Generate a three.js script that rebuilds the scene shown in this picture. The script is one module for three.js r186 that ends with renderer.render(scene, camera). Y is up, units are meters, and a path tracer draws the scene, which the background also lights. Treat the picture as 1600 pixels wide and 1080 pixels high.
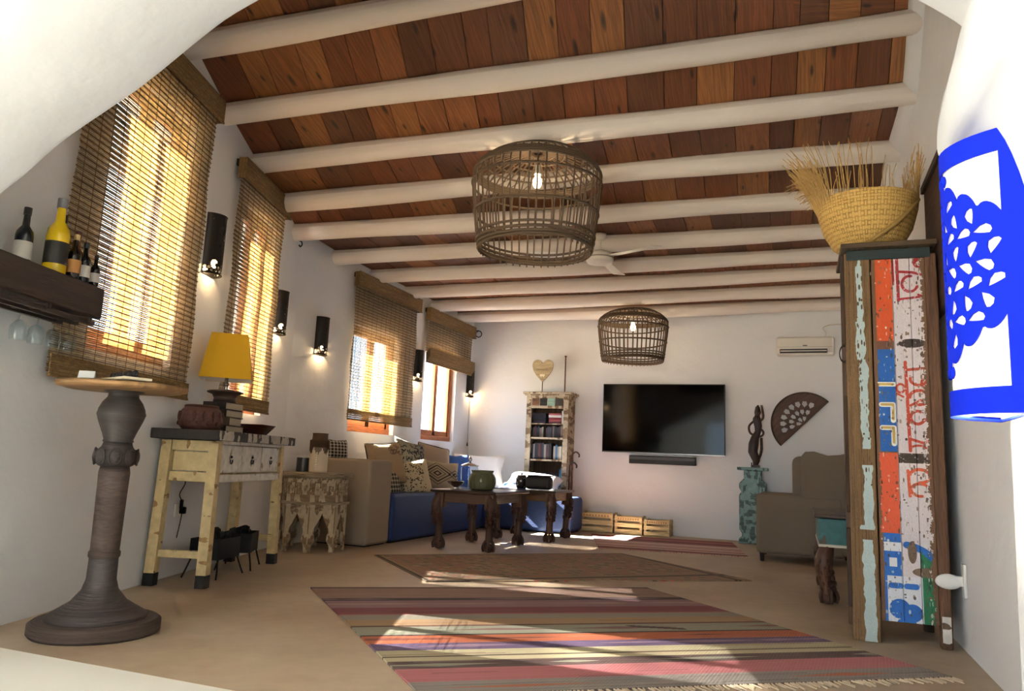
import * as THREE from 'three';
import { RoundedBoxGeometry } from 'three/addons/geometries/RoundedBoxGeometry.js';
import { mergeGeometries, toCreasedNormals } from 'three/addons/utils/BufferGeometryUtils.js';
import { TessellateModifier } from 'three/addons/modifiers/TessellateModifier.js';

// ---------- camera, sky, sun, exposure ----------
const scene = new THREE.Scene();
const renderer = new THREE.WebGLRenderer();
renderer.toneMapping = THREE.LinearToneMapping;
renderer.toneMappingExposure = 1.05;
renderer.shadowMap.enabled = true;
const rad = (d) => d * Math.PI / 180;
const F = 1175;
const camera = new THREE.PerspectiveCamera(2 * Math.atan(540 / F) * 180 / Math.PI, 1600 / 1080, 0.05, 200);
camera.position.set(0, 0.82, 0);
camera.rotation.order = 'YXZ';
camera.rotation.set(rad(8.9), rad(21), rad(2.5));
camera.updateMatrixWorld(true);
scene.background = new THREE.Color().setRGB(0.62, 0.82, 1.0);
scene.backgroundIntensity = 8.0;
const sunDir = new THREE.Vector3(1, -0.8, -0.08).normalize();
const sun = new THREE.DirectionalLight(new THREE.Color().setRGB(1, 0.96, 0.88), 190);
sun.position.set(-2, 1, -5).addScaledVector(sunDir, -25);
sun.target.position.set(-2, 1, -5);
sun.castShadow = true;
sun.shadow.mapSize.set(2048, 2048);
Object.assign(sun.shadow.camera, { left: -12, right: 12, top: 12, bottom: -12, near: 1, far: 60 });
scene.add(sun, sun.target);

// ---------- helpers ----------
let seed = 7;
const rnd = () => { seed = (seed + 0x6D2B79F5) | 0; let t = Math.imul(seed ^ (seed >>> 15), 1 | seed); t = (t + Math.imul(t ^ (t >>> 7), 61 | t)) ^ t; return ((t ^ (t >>> 14)) >>> 0) / 4294967296; };
const rr = (a, b) => a + (b - a) * rnd();
const pick = (a) => a[Math.floor(rnd() * a.length)];
const V = (x, y, z) => new THREE.Vector3(x, y, z);
const lerp = (a, b, t) => a + (b - a) * t;
const C0 = V(0, 0.82, 0);
// a pixel of the photograph gives a direction; the distance comes from the surface it lies on
const ray = (px, py) => V((px - 800) / F, -(py - 540) / F, -1).applyQuaternion(camera.quaternion);
const onY = (px, py, y = 0) => { const d = ray(px, py); return C0.clone().addScaledVector(d, (y - 0.82) / d.y); };
const onX = (px, py, x) => { const d = ray(px, py); return C0.clone().addScaledVector(d, x / d.x); };
const onZ = (px, py, z) => { const d = ray(px, py); return C0.clone().addScaledVector(d, z / d.z); };
// the near part of the left wall runs at an angle: origin, direction along it, inward normal
const W0 = V(-3.4, 0, -2.61), WD = V(-1, 0, -3.14).normalize(), WN = V(-WD.z, 0, WD.x);
const WANG = Math.atan2(WN.x, WN.z);
const onN = (px, py, off = 0) => { const d = ray(px, py), p = W0.clone().addScaledVector(WN, off); return C0.clone().addScaledVector(d, p.sub(C0).dot(WN) / d.dot(WN)); };
const wallPt = (s, off, y = 0) => W0.clone().addScaledVector(WD, s).addScaledVector(WN, off).setY(y);

const taken = {};
const numbered = (n) => { const k = taken[n] = (taken[n] ?? -1) + 1; return k ? n + '_' + String(k).padStart(3, '0') : n; };
const geoList = (g) => { g = (Array.isArray(g) ? g : [g]).map((x) => { const y = x.index ? x.toNonIndexed() : x; for (const k of Object.keys(y.attributes)) if (!['position', 'normal', 'uv'].includes(k)) y.deleteAttribute(k); if (!y.attributes.uv) y.setAttribute('uv', new THREE.BufferAttribute(new Float32Array(y.attributes.position.count * 2), 2)); if (!y.attributes.normal) y.computeVertexNormals(); return y; }); return g.length > 1 ? mergeGeometries(g) : g[0]; };
function part(name, g, m, parent, label) { const o = new THREE.Mesh(Array.isArray(g) ? geoList(g) : g, m); o.name = name; parent.add(o); if (label) o.userData.label = label; return o; }
function thing(name, label, category, p = V(0, 0, 0), turn = 0, group) { const o = new THREE.Group(); o.name = numbered(name); o.position.copy(p); o.rotation.y = turn; o.userData = { label, category }; if (group) o.userData.group = group; scene.add(o); return o; }
function solo(name, g, m, label, category, p, turn = 0, group) { const o = new THREE.Mesh(Array.isArray(g) ? geoList(g) : g, m); o.name = numbered(name); if (p) o.position.copy(p); o.rotation.y = turn; o.userData = { label, category }; if (group) o.userData.group = group; scene.add(o); return o; }
function struct(name, g, m, p, turn = 0) { const o = g ? new THREE.Mesh(Array.isArray(g) ? geoList(g) : g, m) : new THREE.Group(); o.name = name; if (p) o.position.copy(p); o.rotation.y = turn; o.userData.kind = 'structure'; scene.add(o); return o; }
const stuff = (o) => { o.userData.kind = 'stuff'; return o; };

// uv in metres by dominant face direction; the grain axis becomes u
function uvm(g, grain = 'x', ox = 0, oy = 0) {
  g = g.index ? g.toNonIndexed() : g; const p = g.attributes.position, uv = new Float32Array(p.count * 2), a = V(), b = V(), c = V(), ax = ['x', 'y', 'z'];
  for (let i = 0; i < p.count; i += 3) {
    a.fromBufferAttribute(p, i); b.fromBufferAttribute(p, i + 1); c.fromBufferAttribute(p, i + 2);
    const n = b.clone().sub(a).cross(c.clone().sub(a)), q = [Math.abs(n.x), Math.abs(n.y), Math.abs(n.z)], d = ax[q.indexOf(Math.max(...q))];
    let [u, v] = ax.filter((k) => k !== d); if (v === grain) [u, v] = [v, u];
    [a, b, c].forEach((w, k) => { uv[(i + k) * 2] = w[u] + ox; uv[(i + k) * 2 + 1] = w[v] + oy; });
  }
  g.setAttribute('uv', new THREE.BufferAttribute(uv, 2)); return g;
}
const box = (w, h, d, x = 0, y = 0, z = 0, grain = 'x', r) => uvm((r ? new RoundedBoxGeometry(w, h, d, 2, Math.min(r, w / 2.01, h / 2.01, d / 2.01)) : new THREE.BoxGeometry(w, h, d)).translate(x, y, z), grain, rr(0, 3), rr(0, 3));
const cyl = (r0, r1, h, x = 0, y = 0, z = 0, n = 20) => new THREE.CylinderGeometry(r0, r1, h, n).translate(x, y, z);
const lathe = (pts, n = 32, x = 0, y = 0, z = 0) => new THREE.LatheGeometry(pts.map((q) => new THREE.Vector2(Math.max(q[0], 1e-4), q[1])), n).translate(x, y, z);
const tube = (pts, r, n = 12, m = 6, closed = false) => new THREE.TubeGeometry(new THREE.CatmullRomCurve3(pts, closed, 'centripetal'), n, r, m, closed);
const ext = (shape, depth, bevel = 0, seg = 8) => new THREE.ExtrudeGeometry(shape, { depth: depth - 2 * bevel, bevelEnabled: bevel > 0, bevelThickness: bevel, bevelSize: bevel, bevelOffset: -bevel, bevelSegments: 2, curveSegments: seg }).translate(0, 0, bevel);
const poly = (pts) => new THREE.Shape(pts.map((q) => new THREE.Vector2(q[0], q[1])));
const rect = (x0, y0, x1, y1) => poly([[x0, y0], [x1, y0], [x1, y1], [x0, y1]]);
// a bar between two points with a square or round section
function bar(a, b, r, m = 6, r2 = r) { const d = b.clone().sub(a), L = d.length(); return new THREE.CylinderGeometry(r2, r, L, m).applyQuaternion(new THREE.Quaternion().setFromUnitVectors(V(0, 1, 0), d.normalize())).translate((a.x + b.x) / 2, (a.y + b.y) / 2, (a.z + b.z) / 2); }
// eight corners: 0-3 bottom ring, 4-7 top ring
function hexa(c, grain = 'x', ox = rr(0, 4), oy = rr(0, 4)) {
  const q = [[0, 1, 2, 3], [7, 6, 5, 4], [0, 4, 5, 1], [1, 5, 6, 2], [2, 6, 7, 3], [3, 7, 4, 0]], pos = [];
  for (const [a, b, d, e] of q) for (const k of [a, b, d, a, d, e]) pos.push(c[k].x, c[k].y, c[k].z);
  const g = new THREE.BufferGeometry(); g.setAttribute('position', new THREE.Float32BufferAttribute(pos, 3)); g.computeVertexNormals(); return uvm(g, grain, ox, oy);
}
function pillowGeo(w, h, t, n = 14) {
  const pos = [], uv = [], idx = [];
  for (const s of [1, -1]) for (let j = 0; j <= n; j++) for (let i = 0; i <= n; i++) {
    const u = i / n * 2 - 1, v = j / n * 2 - 1, b = Math.sqrt(Math.max(0, (1 - u ** 4) * (1 - v ** 4))), pinch = 1 - 0.13 * (1 - Math.abs(u * v)) * Math.max(Math.abs(u), Math.abs(v)) ** 4;
    pos.push(u * w / 2 * pinch, v * h / 2 * pinch, s * (t / 2 * b + 0.004)); uv.push((u + 1) / 2, (v + 1) / 2);
  }
  const N = (n + 1) * (n + 1);
  for (let k = 0; k < 2; k++) for (let j = 0; j < n; j++) for (let i = 0; i < n; i++) { const a = k * N + j * (n + 1) + i, b = a + 1, c = a + n + 1, d = c + 1; if (k) idx.push(a, c, b, b, c, d); else idx.push(a, b, c, b, d, c); }
  const edge = (k) => k < n ? k : k < 2 * n ? (k - n) * (n + 1) + n : k < 3 * n ? n * (n + 1) + n - (k - 2 * n) : (n - (k - 3 * n)) * (n + 1);
  for (let k = 0; k < 4 * n; k++) { const a = edge(k), b = edge((k + 1) % (4 * n)); idx.push(a, N + a, b, b, N + a, N + b); }
  const g = new THREE.BufferGeometry(); g.setAttribute('position', new THREE.Float32BufferAttribute(pos, 3)); g.setAttribute('uv', new THREE.Float32BufferAttribute(uv, 2)); g.setIndex(idx); g.computeVertexNormals(); return g;
}

// ---------- procedural textures ----------
const hash = (x, y, s) => { let h = Math.imul(x, 374761393) ^ Math.imul(y, 668265263) ^ Math.imul(s, 2246822519); h = Math.imul(h ^ (h >>> 13), 1274126177); return ((h ^ (h >>> 16)) >>> 0) / 4294967296; };
function vnoise(x, y, px, py, s) { const xi = Math.floor(x), yi = Math.floor(y), fx = x - xi, fy = y - yi, u = fx * fx * (3 - 2 * fx), v = fy * fy * (3 - 2 * fy), m = (a, b) => ((a % b) + b) % b; const A = hash(m(xi, px), m(yi, py), s), B = hash(m(xi + 1, px), m(yi, py), s), C = hash(m(xi, px), m(yi + 1, py), s), D = hash(m(xi + 1, px), m(yi + 1, py), s); return lerp(lerp(A, B, u), lerp(C, D, u), v); }
const fbm = (u, v, fx, fy, s, oct = 4) => { let a = 0, w = 0.5, t = 0; for (let o = 0; o < oct; o++) { a += w * vnoise(u * fx, v * fy, fx, fy, s + o); t += w; w /= 2; fx *= 2; fy *= 2; } return a / t; };
function tex(w, h, fn, srgb = true, rep = 1, repY = rep) {
  const d = new Uint8Array(w * h * 4);
  for (let j = 0; j < h; j++) for (let i = 0; i < w; i++) { const c = fn((i + 0.5) / w, (j + 0.5) / h), k = (j * w + i) * 4; if (typeof c === 'number') d[k] = d[k + 1] = d[k + 2] = Math.max(0, Math.min(255, c * 255)); else for (let q = 0; q < 3; q++) d[k + q] = Math.max(0, Math.min(255, c[q] * 255)); d[k + 3] = 255; }
  const t = new THREE.DataTexture(d, w, h); t.magFilter = THREE.LinearFilter; t.minFilter = THREE.LinearMipmapLinearFilter; t.generateMipmaps = true; t.wrapS = t.wrapT = THREE.RepeatWrapping; t.repeat.set(rep, repY); if (srgb) t.colorSpace = THREE.SRGBColorSpace; t.needsUpdate = true; return t;
}
function canvasTex(w, h, draw) { const c = document.createElement('canvas'); c.width = w; c.height = h; draw(c.getContext('2d'), w, h); const t = new THREE.CanvasTexture(c); t.colorSpace = THREE.SRGBColorSpace; t.wrapS = t.wrapT = THREE.RepeatWrapping; return t; }
const hex = (s) => [1, 3, 5].map((k) => parseInt(s.slice(k, k + 2), 16) / 255);
const mix3 = (a, b, t) => a.map((x, i) => lerp(x, b[i], t));
const std = (o) => new THREE.MeshStandardMaterial(o);
const woodGrain = (u, v, s) => { const warp = fbm(u, v, 3, 4, s, 3) * 0.5, g = fbm(u, (v + warp * 0.18) % 1, 4, 64, s + 9, 3), f = fbm(u, v, 16, 200, s + 20, 2); return 0.55 * g + 0.3 * f + 0.15 * fbm(u, v, 2, 6, s + 31, 2); };
const tWood = tex(1024, 512, (u, v) => { const g = woodGrain(u, v, 3); let k = 0.5 + 0.72 * g; for (const [a, b, r] of [[0.22, 0.3, 0.014], [0.7, 0.74, 0.018], [0.5, 0.1, 0.01], [0.9, 0.45, 0.012], [0.36, 0.86, 0.012]]) { const d = Math.hypot((u - a) * 0.6, v - b) / r; if (d < 2.2) k *= d < 1 ? 0.32 + 0.2 * d : 0.52 + 0.4 * (d - 1); } return [k, k * 0.97, k * 0.93]; }, true, 1, 2);
const tGrain = tex(512, 512, (u, v) => 0.45 + 0.75 * woodGrain(u, v, 55), true, 1, 1);
const tGrainBump = tex(512, 512, (u, v) => woodGrain(u, v, 55), false);
const tNoise = tex(512, 512, (u, v) => fbm(u, v, 6, 6, 77, 6), false, 0.7);
const tFine = tex(256, 256, (u, v) => fbm(u, v, 48, 48, 12, 2), false, 4);
const tWeave = tex(256, 256, (u, v) => { const a = Math.sin(u * 64 * Math.PI * 2) * 0.5 + 0.5, b = Math.sin(v * 64 * Math.PI * 2) * 0.5 + 0.5; return ((Math.floor(u * 64) + Math.floor(v * 64)) % 2 ? a : b) * 0.7 + 0.3 * fbm(u, v, 40, 40, 8, 2); }, false, 4);
// old paint flaking off wood
const flake = (paint, under, amount, s, dark = '#3a2c20') => { const p = hex(paint), q = hex(under), k = hex(dark); return tex(512, 512, (u, v) => { const n = fbm(u, v, 22, 11, s, 4) + 0.12 * (fbm(u, v, 60, 14, s + 5, 2) - 0.5), g = woodGrain(u, v, s), e = n - amount, m = fbm(u, v, 30, 30, s + 40, 3); if (e > 0.012) return p.map((x) => x * (0.86 + 0.22 * m)); if (e > 0) return mix3(p, k, 0.6); return q.map((x) => x * (0.5 + 0.85 * g)); }); };
const mWood = (c, rough = 0.7, extra = {}) => std({ color: c, map: tGrain, roughness: rough, bumpMap: tGrainBump, bumpScale: 0.002, ...extra });

// ---------- materials of the setting ----------
const mPlaster = std({ color: '#eef0f2', roughness: 0.92, bumpMap: tNoise, bumpScale: 0.012 });
const tFloor = tex(1024, 1024, (u, v) => { const a = fbm(u, v, 4, 4, 5, 6), b = fbm(u, v, 9, 7, 15, 4), c = fbm(u, v, 60, 60, 33, 2); const k = 0.82 + 0.2 * a + 0.06 * c; return mix3(hex('#bdab93'), hex('#a68e74'), Math.min(1, Math.max(0, b * 1.6 - 0.3))).map((x) => x * k); }, true, 0.28);
const mFloor = std({ map: tFloor, roughness: 0.5, bumpMap: tNoise, bumpScale: 0.003 });
const mBeam = std({ color: '#efe6dc', roughness: 0.85, bumpMap: tNoise, bumpScale: 0.01 });
const plankTones = ['#804c2b', '#6e4125', '#8f5b36', '#613a22', '#98663b', '#7a4728', '#6c442b'].map((c) => std({ color: c, map: tWood, roughness: 0.62, bumpMap: tGrainBump, bumpScale: 0.0015 }));
const mFrame = mWood('#b5672f', 0.5);
const mGlass = new THREE.MeshPhysicalMaterial({ color: '#ffffff', transmission: 1, thickness: 0, roughness: 0.02, ior: 1.5 });

// ---------- floor, ground, walls ----------
struct('floor', uvm(new THREE.BoxGeometry(6.6, 0.2, 9.2), 'x'), mFloor, V(-1.9, -0.1, -5.95));
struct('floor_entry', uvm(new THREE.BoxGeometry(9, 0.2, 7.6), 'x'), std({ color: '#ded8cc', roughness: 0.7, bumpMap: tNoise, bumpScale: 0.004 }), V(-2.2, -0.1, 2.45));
struct('ground', uvm(new THREE.BoxGeometry(80, 0.2, 80), 'x'), std({ color: '#b9ab93', roughness: 1 }), V(-2, -0.35, -4));
const sunStrip = struct('sun_strip_1', box(4.6, 0.012, 0.9, 0, 0.006, 0, 'x', 0.005), std({ color: '#f3eee2', roughness: 0.7, bumpMap: tNoise, bumpScale: 0.004 }), V(-1.5, 0, -1.78));  // white slab: the bright sunlit strip of floor put into its colour

const TH = 0.32, WH = 4.6;
// windows: [s0, s1, y0, y1] in wall coordinates
const winN = [[0.24, 1.12, 1.32, 2.95], [1.98, 2.68, 1.12, 2.75]];
const FZ = -5.75, winF = [[1.02, 1.98, 1.08, 2.22], [2.67, 3.62, 1.07, 2.3]];
function wallWith(s0, s1, wins) { const sh = rect(s0, -0.05, s1, WH); for (const [a, b, c, d] of wins) sh.holes.push(new THREE.Path([[a, c], [b, c], [b, d], [a, d]].map((q) => new THREE.Vector2(...q)))); return new THREE.ExtrudeGeometry(sh, { depth: TH, bevelEnabled: false }).translate(0, 0, -TH); }
struct('wall_left', wallWith(-0.78, 3.3, winN), mPlaster, W0, WANG);
struct('wall_left_far', wallWith(-0.02, 4.5, winF), mPlaster, V(-4.4, 0, FZ), Math.PI / 2);
struct('wall_back', new THREE.ExtrudeGeometry(rect(-4.9, -0.05, 1.2, WH), { depth: 0.3, bevelEnabled: false }), mPlaster, V(0, 0, -10.2));
struct('wall_right', new THREE.ExtrudeGeometry(rect(0, -0.05, 8.7, WH), { depth: 0.3, bevelEnabled: false }), mPlaster, V(0.76, 0, -1.5), Math.PI / 2).rotation.y = Math.PI / 2;
// the arch between the entry and the room, its outline taken where its far edge stands
{
  const Z = -1.9, pts = [];
  const P = (x, y) => { const q = onZ(x, y, Z); return [q.x, q.y]; };
  const right = [P(1594, 1180), P(1592, 1080), P(1583, 880), P(1576, 700), P(1568, 560), P(1552, 420), P(1524, 320), P(1496, 270), P(1478, 262), P(1466, 254), P(1461, 236), P(1463, 200), P(1471, 160), P(1484, 112), P(1496, 62), P(1497, 47), P(1455, 20), P(1417, 0)];
  const left = [P(415, 0), P(360, 32), P(310, 70), P(230, 135), P(165, 180), P(100, 225), P(40, 278), P(0, 310), P(-50, 365), P(-85, 440), P(-100, 560)];
  const [rx, ry] = right[right.length - 1], [lx, ly] = left[0];
  const mid = []; for (let i = 1; i < 14; i++) { const t = i / 14, y = lerp(ry, ly, t); mid.push([lerp(rx, lx, t), y + 0.36 * Math.sin(Math.PI * t)]); }
  const curve = new THREE.SplineCurve([...mid, ...left].map((q) => new THREE.Vector2(...q))).getPoints(70).map((q) => [q.x, q.y]);
  const rc = new THREE.SplineCurve(right.map((q) => new THREE.Vector2(...q))).getPoints(60).map((q) => [q.x, q.y]);
  const bl = left[left.length - 1];
  const outline = [[1.5, -0.1], [1.5, WH], [-4.4, WH], [-4.4, -0.1], [bl[0], -0.1], ...curve.reverse(), ...rc.reverse(), [rc[rc.length - 1][0], -0.1]];
  const g = ext(poly(outline), 0.52, 0.025, 6);
  struct('wall_front', toCreasedNormals(g, 0.6), mPlaster, V(0, 0, Z));
}
// unseen entry added behind the camera; its enclosure and openings shape the daylight
struct('ceiling_entry', box(7.4, 0.25, 5.6, 0, 0, 0), mPlaster, V(-1.7, 3.15, 1.4));
struct('wall_entry_right', box(0.3, 3.4, 5.6, 0, 1.6, 0), mPlaster, V(1.55, 0, 1.4));
{ const sh = rect(-5.4, -0.1, 1.7, 3.3); sh.holes.push(new THREE.Path([[-2.6, 0], [-0.45, 0], [-0.45, 2.3], [-2.6, 2.3]].map((q) => new THREE.Vector2(...q)))); struct('wall_entry_back', new THREE.ExtrudeGeometry(sh, { depth: 0.3, bevelEnabled: false }), mPlaster, V(0, 0, 3.9)); }  // opening added and sized for the sky light it lets in
{ const sh = rect(-4.2, -0.1, 1.4, 3.3); sh.holes.push(new THREE.Path([[-1.6, 0.0], [-0.7, 0.0], [-0.7, 2.1], [-1.6, 2.1]].map((q) => new THREE.Vector2(...q)))); struct('wall_entry_left', new THREE.ExtrudeGeometry(sh, { depth: 0.3, bevelEnabled: false }), mPlaster, V(-4.5, 0, 0), Math.PI / 2); }  // unseen wall, added to cut the light; its gap admits some sun

// ---------- ceiling: white poles carrying brown boards ----------
const roof = struct('ceiling', box(6.6, 0.2, 9.2, 0, 0, 0), mWood('#5a3822', 0.9), V(-1.9, WH + 0.05, -5.95));
const beamPx = [[297, 60, 1450, -152], [353, 168, 1440, 20], [398, 246, 1430, 132], [434, 307, 1405, 222], [462, 354, 1390, 296], [526, 394, 1375, 347], [584, 424, 1365, 386], [637, 450, 1358, 415], [678, 471, 1352, 444], [718, 490, 1348, 467]];
const beamEnds = beamPx.map(([a, b, c, d], i) => [i < 5 ? onN(a, b) : onX(a, b, -4.4), onX(c, d, 0.76)]);
{ // one more pole hidden above the arch, and the back wall as the last line
  const ex = (p, q, k) => p.clone().lerp(q, -k);
  beamEnds.unshift([ex(beamEnds[0][0], beamEnds[1][0], 1.1), ex(beamEnds[0][1], beamEnds[1][1], 1.3)]);
  const n = beamEnds.length; beamEnds.push([V(-4.4, 2.85, -9.95), V(0.76, 2.88, -10.0)]);
  beamEnds.unshift([ex(beamEnds[0][0], beamEnds[1][0], 1.5), ex(beamEnds[0][1], beamEnds[1][1], 2.2)]);
}
const inv = (v) => v.clone().sub(roof.position);
beamEnds.forEach(([l, r], i) => {
  if (i === 0 || i === beamEnds.length - 1) return;
  const rad0 = 0.082, dir = r.clone().sub(l).normalize(), a = l.clone().addScaledVector(dir, -0.2), b = r.clone().addScaledVector(dir, 0.2), n = 30, ph = rr(0, 6);
  const g = new THREE.CylinderGeometry(rad0, rad0, a.distanceTo(b), 18, n, false), p = g.attributes.position;
  for (let k = 0; k < p.count; k++) { const y = p.getY(k), w = 1 + 0.05 * Math.sin(y * 1.7 + ph) + 0.03 * Math.sin(y * 4.1 + ph * 2); p.setX(k, p.getX(k) * w + 0.008 * Math.sin(y * 1.1 + ph)); p.setZ(k, p.getZ(k) * w + 0.008 * Math.cos(y * 1.4 + ph)); }
  g.computeVertexNormals();
  g.applyQuaternion(new THREE.Quaternion().setFromUnitVectors(V(0, 1, 0), dir));
  const m = a.clone().lerp(b, 0.5); m.y -= 0.06; g.translate(...inv(m).toArray());
  part('beam', g, mBeam, roof, i === 1 ? undefined : undefined);
});
{
  const N = 23, rest = [], backing = [];
  const widths = []; let tot = 0; for (let k = 0; k < N; k++) { const w = rr(0.8, 1.25); widths.push(w); tot += w; }
  for (let i = 0; i < beamEnds.length - 1; i++) {
    let t = 0; 
    for (let k = 0; k < N; k++) {
      const t0 = t + 0.0006, t1 = (t += widths[k] / tot) - 0.0006, dy = rr(0, 0.006), Q = (j, tt) => beamEnds[j][0].clone().lerp(beamEnds[j][1], tt);
      const c = [Q(i, t0), Q(i, t1), Q(i + 1, t1), Q(i + 1, t0)].map(inv); c.forEach((v) => { v.y += dy; });
      const g = hexa([...c, ...c.map((v) => v.clone().setY(v.y + 0.028))], 'z');
      { const e = [Q(i, t0 - 0.001), Q(i, t1 + 0.001), Q(i + 1, t1 + 0.001), Q(i + 1, t0 - 0.001)].map(inv); backing.push(hexa([...e.map((v) => v.clone().setY(v.y + 0.036)), ...e.map((v) => v.clone().setY(v.y + 0.05))], 'z')); }
      if (i < 8) part('plank', g, plankTones[Math.floor(rr(0, 6.99))], roof); else rest.push(g);
    }
  }
  part('roof_deck', backing, mWood('#3a2415', 0.9), roof);
  stuff(part('plank_rows', geoList(rest), plankTones[2], roof));
}
// plaster cove where the poles enter the right wall
{ const pts = beamEnds.map(([, r]) => r.clone().add(V(0.03, -0.02, 0))); struct('trim_2', tube(pts, 0.11, 60, 10), mPlaster); }

// ---------- windows ----------
function makeWindow(i, p, turn, [s0, s1, y0, y1], depth) {
  const w = struct('window_' + i, null, null, p, turn), f = 0.055, W = s1 - s0, H = y1 - y0, cx = (s0 + s1) / 2, cy = (y0 + y1) / 2;
  part('frame', [box(f, H, 0.09, s0 + f / 2, cy, depth, 'y', 0.006), box(f, H, 0.09, s1 - f / 2, cy, depth, 'y', 0.006), box(W, f, 0.09, cx, y1 - f / 2, depth, 'x', 0.006), box(W, f * 1.2, 0.1, cx, y0 + f * 0.6, depth, 'x', 0.006)], mFrame, w);
  for (const k of [0, 1]) {
    const a = k ? cx : s0 + f, b = k ? s1 - f : cx, c = y0 + f * 1.2, d = y1 - f, t = 0.04;
    const sash = part('casement', [box(t, d - c, 0.05, a + t / 2, (c + d) / 2, depth + 0.01, 'y', 0.004), box(t, d - c, 0.05, b - t / 2, (c + d) / 2, depth + 0.01, 'y', 0.004), box(b - a, t, 0.05, (a + b) / 2, d - t / 2, depth + 0.01, 'x', 0.004), box(b - a, t * 1.6, 0.05, (a + b) / 2, c + t * 0.8, depth + 0.01, 'x', 0.004)], mFrame, w);
    part('pane', box(b - a - 2 * t, d - c - 2.6 * t, 0.004, (a + b) / 2, (c + d) / 2 + 0.3 * t, depth + 0.01), mGlass, sash);
  }
}
const FARO = V(-4.4, 0, FZ);
makeWindow(1, W0, WANG, winN[0], -0.1); makeWindow(2, W0, WANG, winN[1], -0.1);
makeWindow(3, FARO, Math.PI / 2, winF[0], -0.1); makeWindow(4, FARO, Math.PI / 2, winF[1], -0.1);

// ---------- woven reed blinds ----------
const tReed = tex(512, 256, (u, v) => { const g = fbm(u, v, 5, 40, 91, 3), m = fbm(u, v, 60, 60, 14, 2); return [0.62 + 0.5 * g * m * 1.4, 0.6 + 0.48 * g * m * 1.4, 0.56 + 0.42 * g * m * 1.4]; }, true, 1, 3);
const mReed = new THREE.MeshPhysicalMaterial({ color: '#dfcda6', map: tReed, roughness: 1, transmission: 0.62, thickness: 0 });
const mReedFlat = std({ color: '#9a7f57', map: tReed, roughness: 0.95 });
const mReedDark = std({ color: '#856642', map: tReed, roughness: 0.95 });
const mIron = std({ color: '#1b1715', roughness: 0.55, metalness: 0.5 });
function blind(p, turn, s0, s1, y0, yTop, off, label, gather = 0) {
  const W = s1 - s0, b = thing('roman_blind', label, 'blind', p.clone(), turn, undefined), cx = (s0 + s1) / 2;
  const reeds = [], ribs = [], pitch = 0.032;
  for (let y = y0 + 0.02; y < yTop - 0.02; y += pitch) {
    const wv = 0.006 * Math.sin(y * 9 + s0);
    const e0 = rr(-0.007, 0.004), e1 = rr(-0.004, 0.007);
    ribs.push(box(W + 0.008 + e1, 0.0055, 0.005, cx + e0, y, off + wv + 0.002));
    for (let k = 0; k < 2; k++) reeds.push(box(W + rr(-0.006, 0.006), 0.0101, 0.002, cx + rr(-0.004, 0.004), y + 0.0103 + k * 0.0128, off + wv));
  }
  stuff(part('reed_weave', reeds, mReed, b)); stuff(part('rib', ribs, mReedDark, b));
  const cords = []; for (let k = 0; k < Math.round(W / 0.1); k++) { const x = s0 + 0.05 + k * (W - 0.1) / (Math.round(W / 0.1) - 1); cords.push(box(0.003, yTop - y0, 0.002, x, (y0 + yTop) / 2, off + 0.007)); }
  stuff(part('stitching', cords, mReedDark, b));
  part('valance', [...Array.from({ length: 17 }, (_, k) => box(W + 0.05 + rr(-0.004, 0.004), 0.0086, 0.007, cx, yTop + 0.02 - k * 0.0098, off + 0.045 + rr(-0.001, 0.001))), box(W + 0.04, 0.16, 0.003, cx, yTop - 0.06, off + 0.041), box(0.012, 0.16, 0.06, s0 - 0.02, yTop - 0.06, off + 0.02), box(0.012, 0.16, 0.06, s1 + 0.02, yTop - 0.06, off + 0.02), box(W + 0.05, 0.012, 0.012, cx, yTop - 0.138, off + 0.049)], mReedFlat, b);
  part('head_rail', [box(W, 0.035, 0.05, cx, yTop - 0.015, off - 0.012), box(0.03, 0.05, off + 0.02, s0 + 0.03, yTop, (off) / 2 - 0.005), box(0.03, 0.05, off + 0.02, s1 - 0.03, yTop, off / 2 - 0.005)], mIron, b);
  const hem = []; const nf = gather ? 4 : 1; for (let k = 0; k < nf; k++) for (let j = 0; j < (gather ? 13 : 11); j++) hem.push(box(W + 0.01 + rr(-0.005, 0.005), 0.0086, 0.007, cx, y0 + k * 0.02 + j * 0.0098, off + 0.012 + k * 0.016 + rr(-0.001, 0.001))); hem.push(box(W + 0.015, 0.014, 0.02, cx, y0 + 0.0, off + 0.012, 'x', 0.005));
  part('hem_folds', hem, mReedFlat, b);
  return b;
}
blind(W0, WANG, -0.1, 1.26, 1.14, 3.2, 0.05, 'longest reed blind, beside the bottle shelf and behind the pedestal table');
blind(W0, WANG, 1.74, 2.68, 1.14, 2.98, 0.05, 'reed blind drawn down behind the yellow table lamp');
blind(FARO, Math.PI / 2, 0.92, 2.3, 1.2, 2.74, 0.05, 'reed blind lowered over the window behind the sofa arm');
blind(FARO, Math.PI / 2, 2.58, 3.98, 2.03, 2.7, 0.05, 'reed blind pulled halfway up above the open wooden window', 1);

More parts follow.
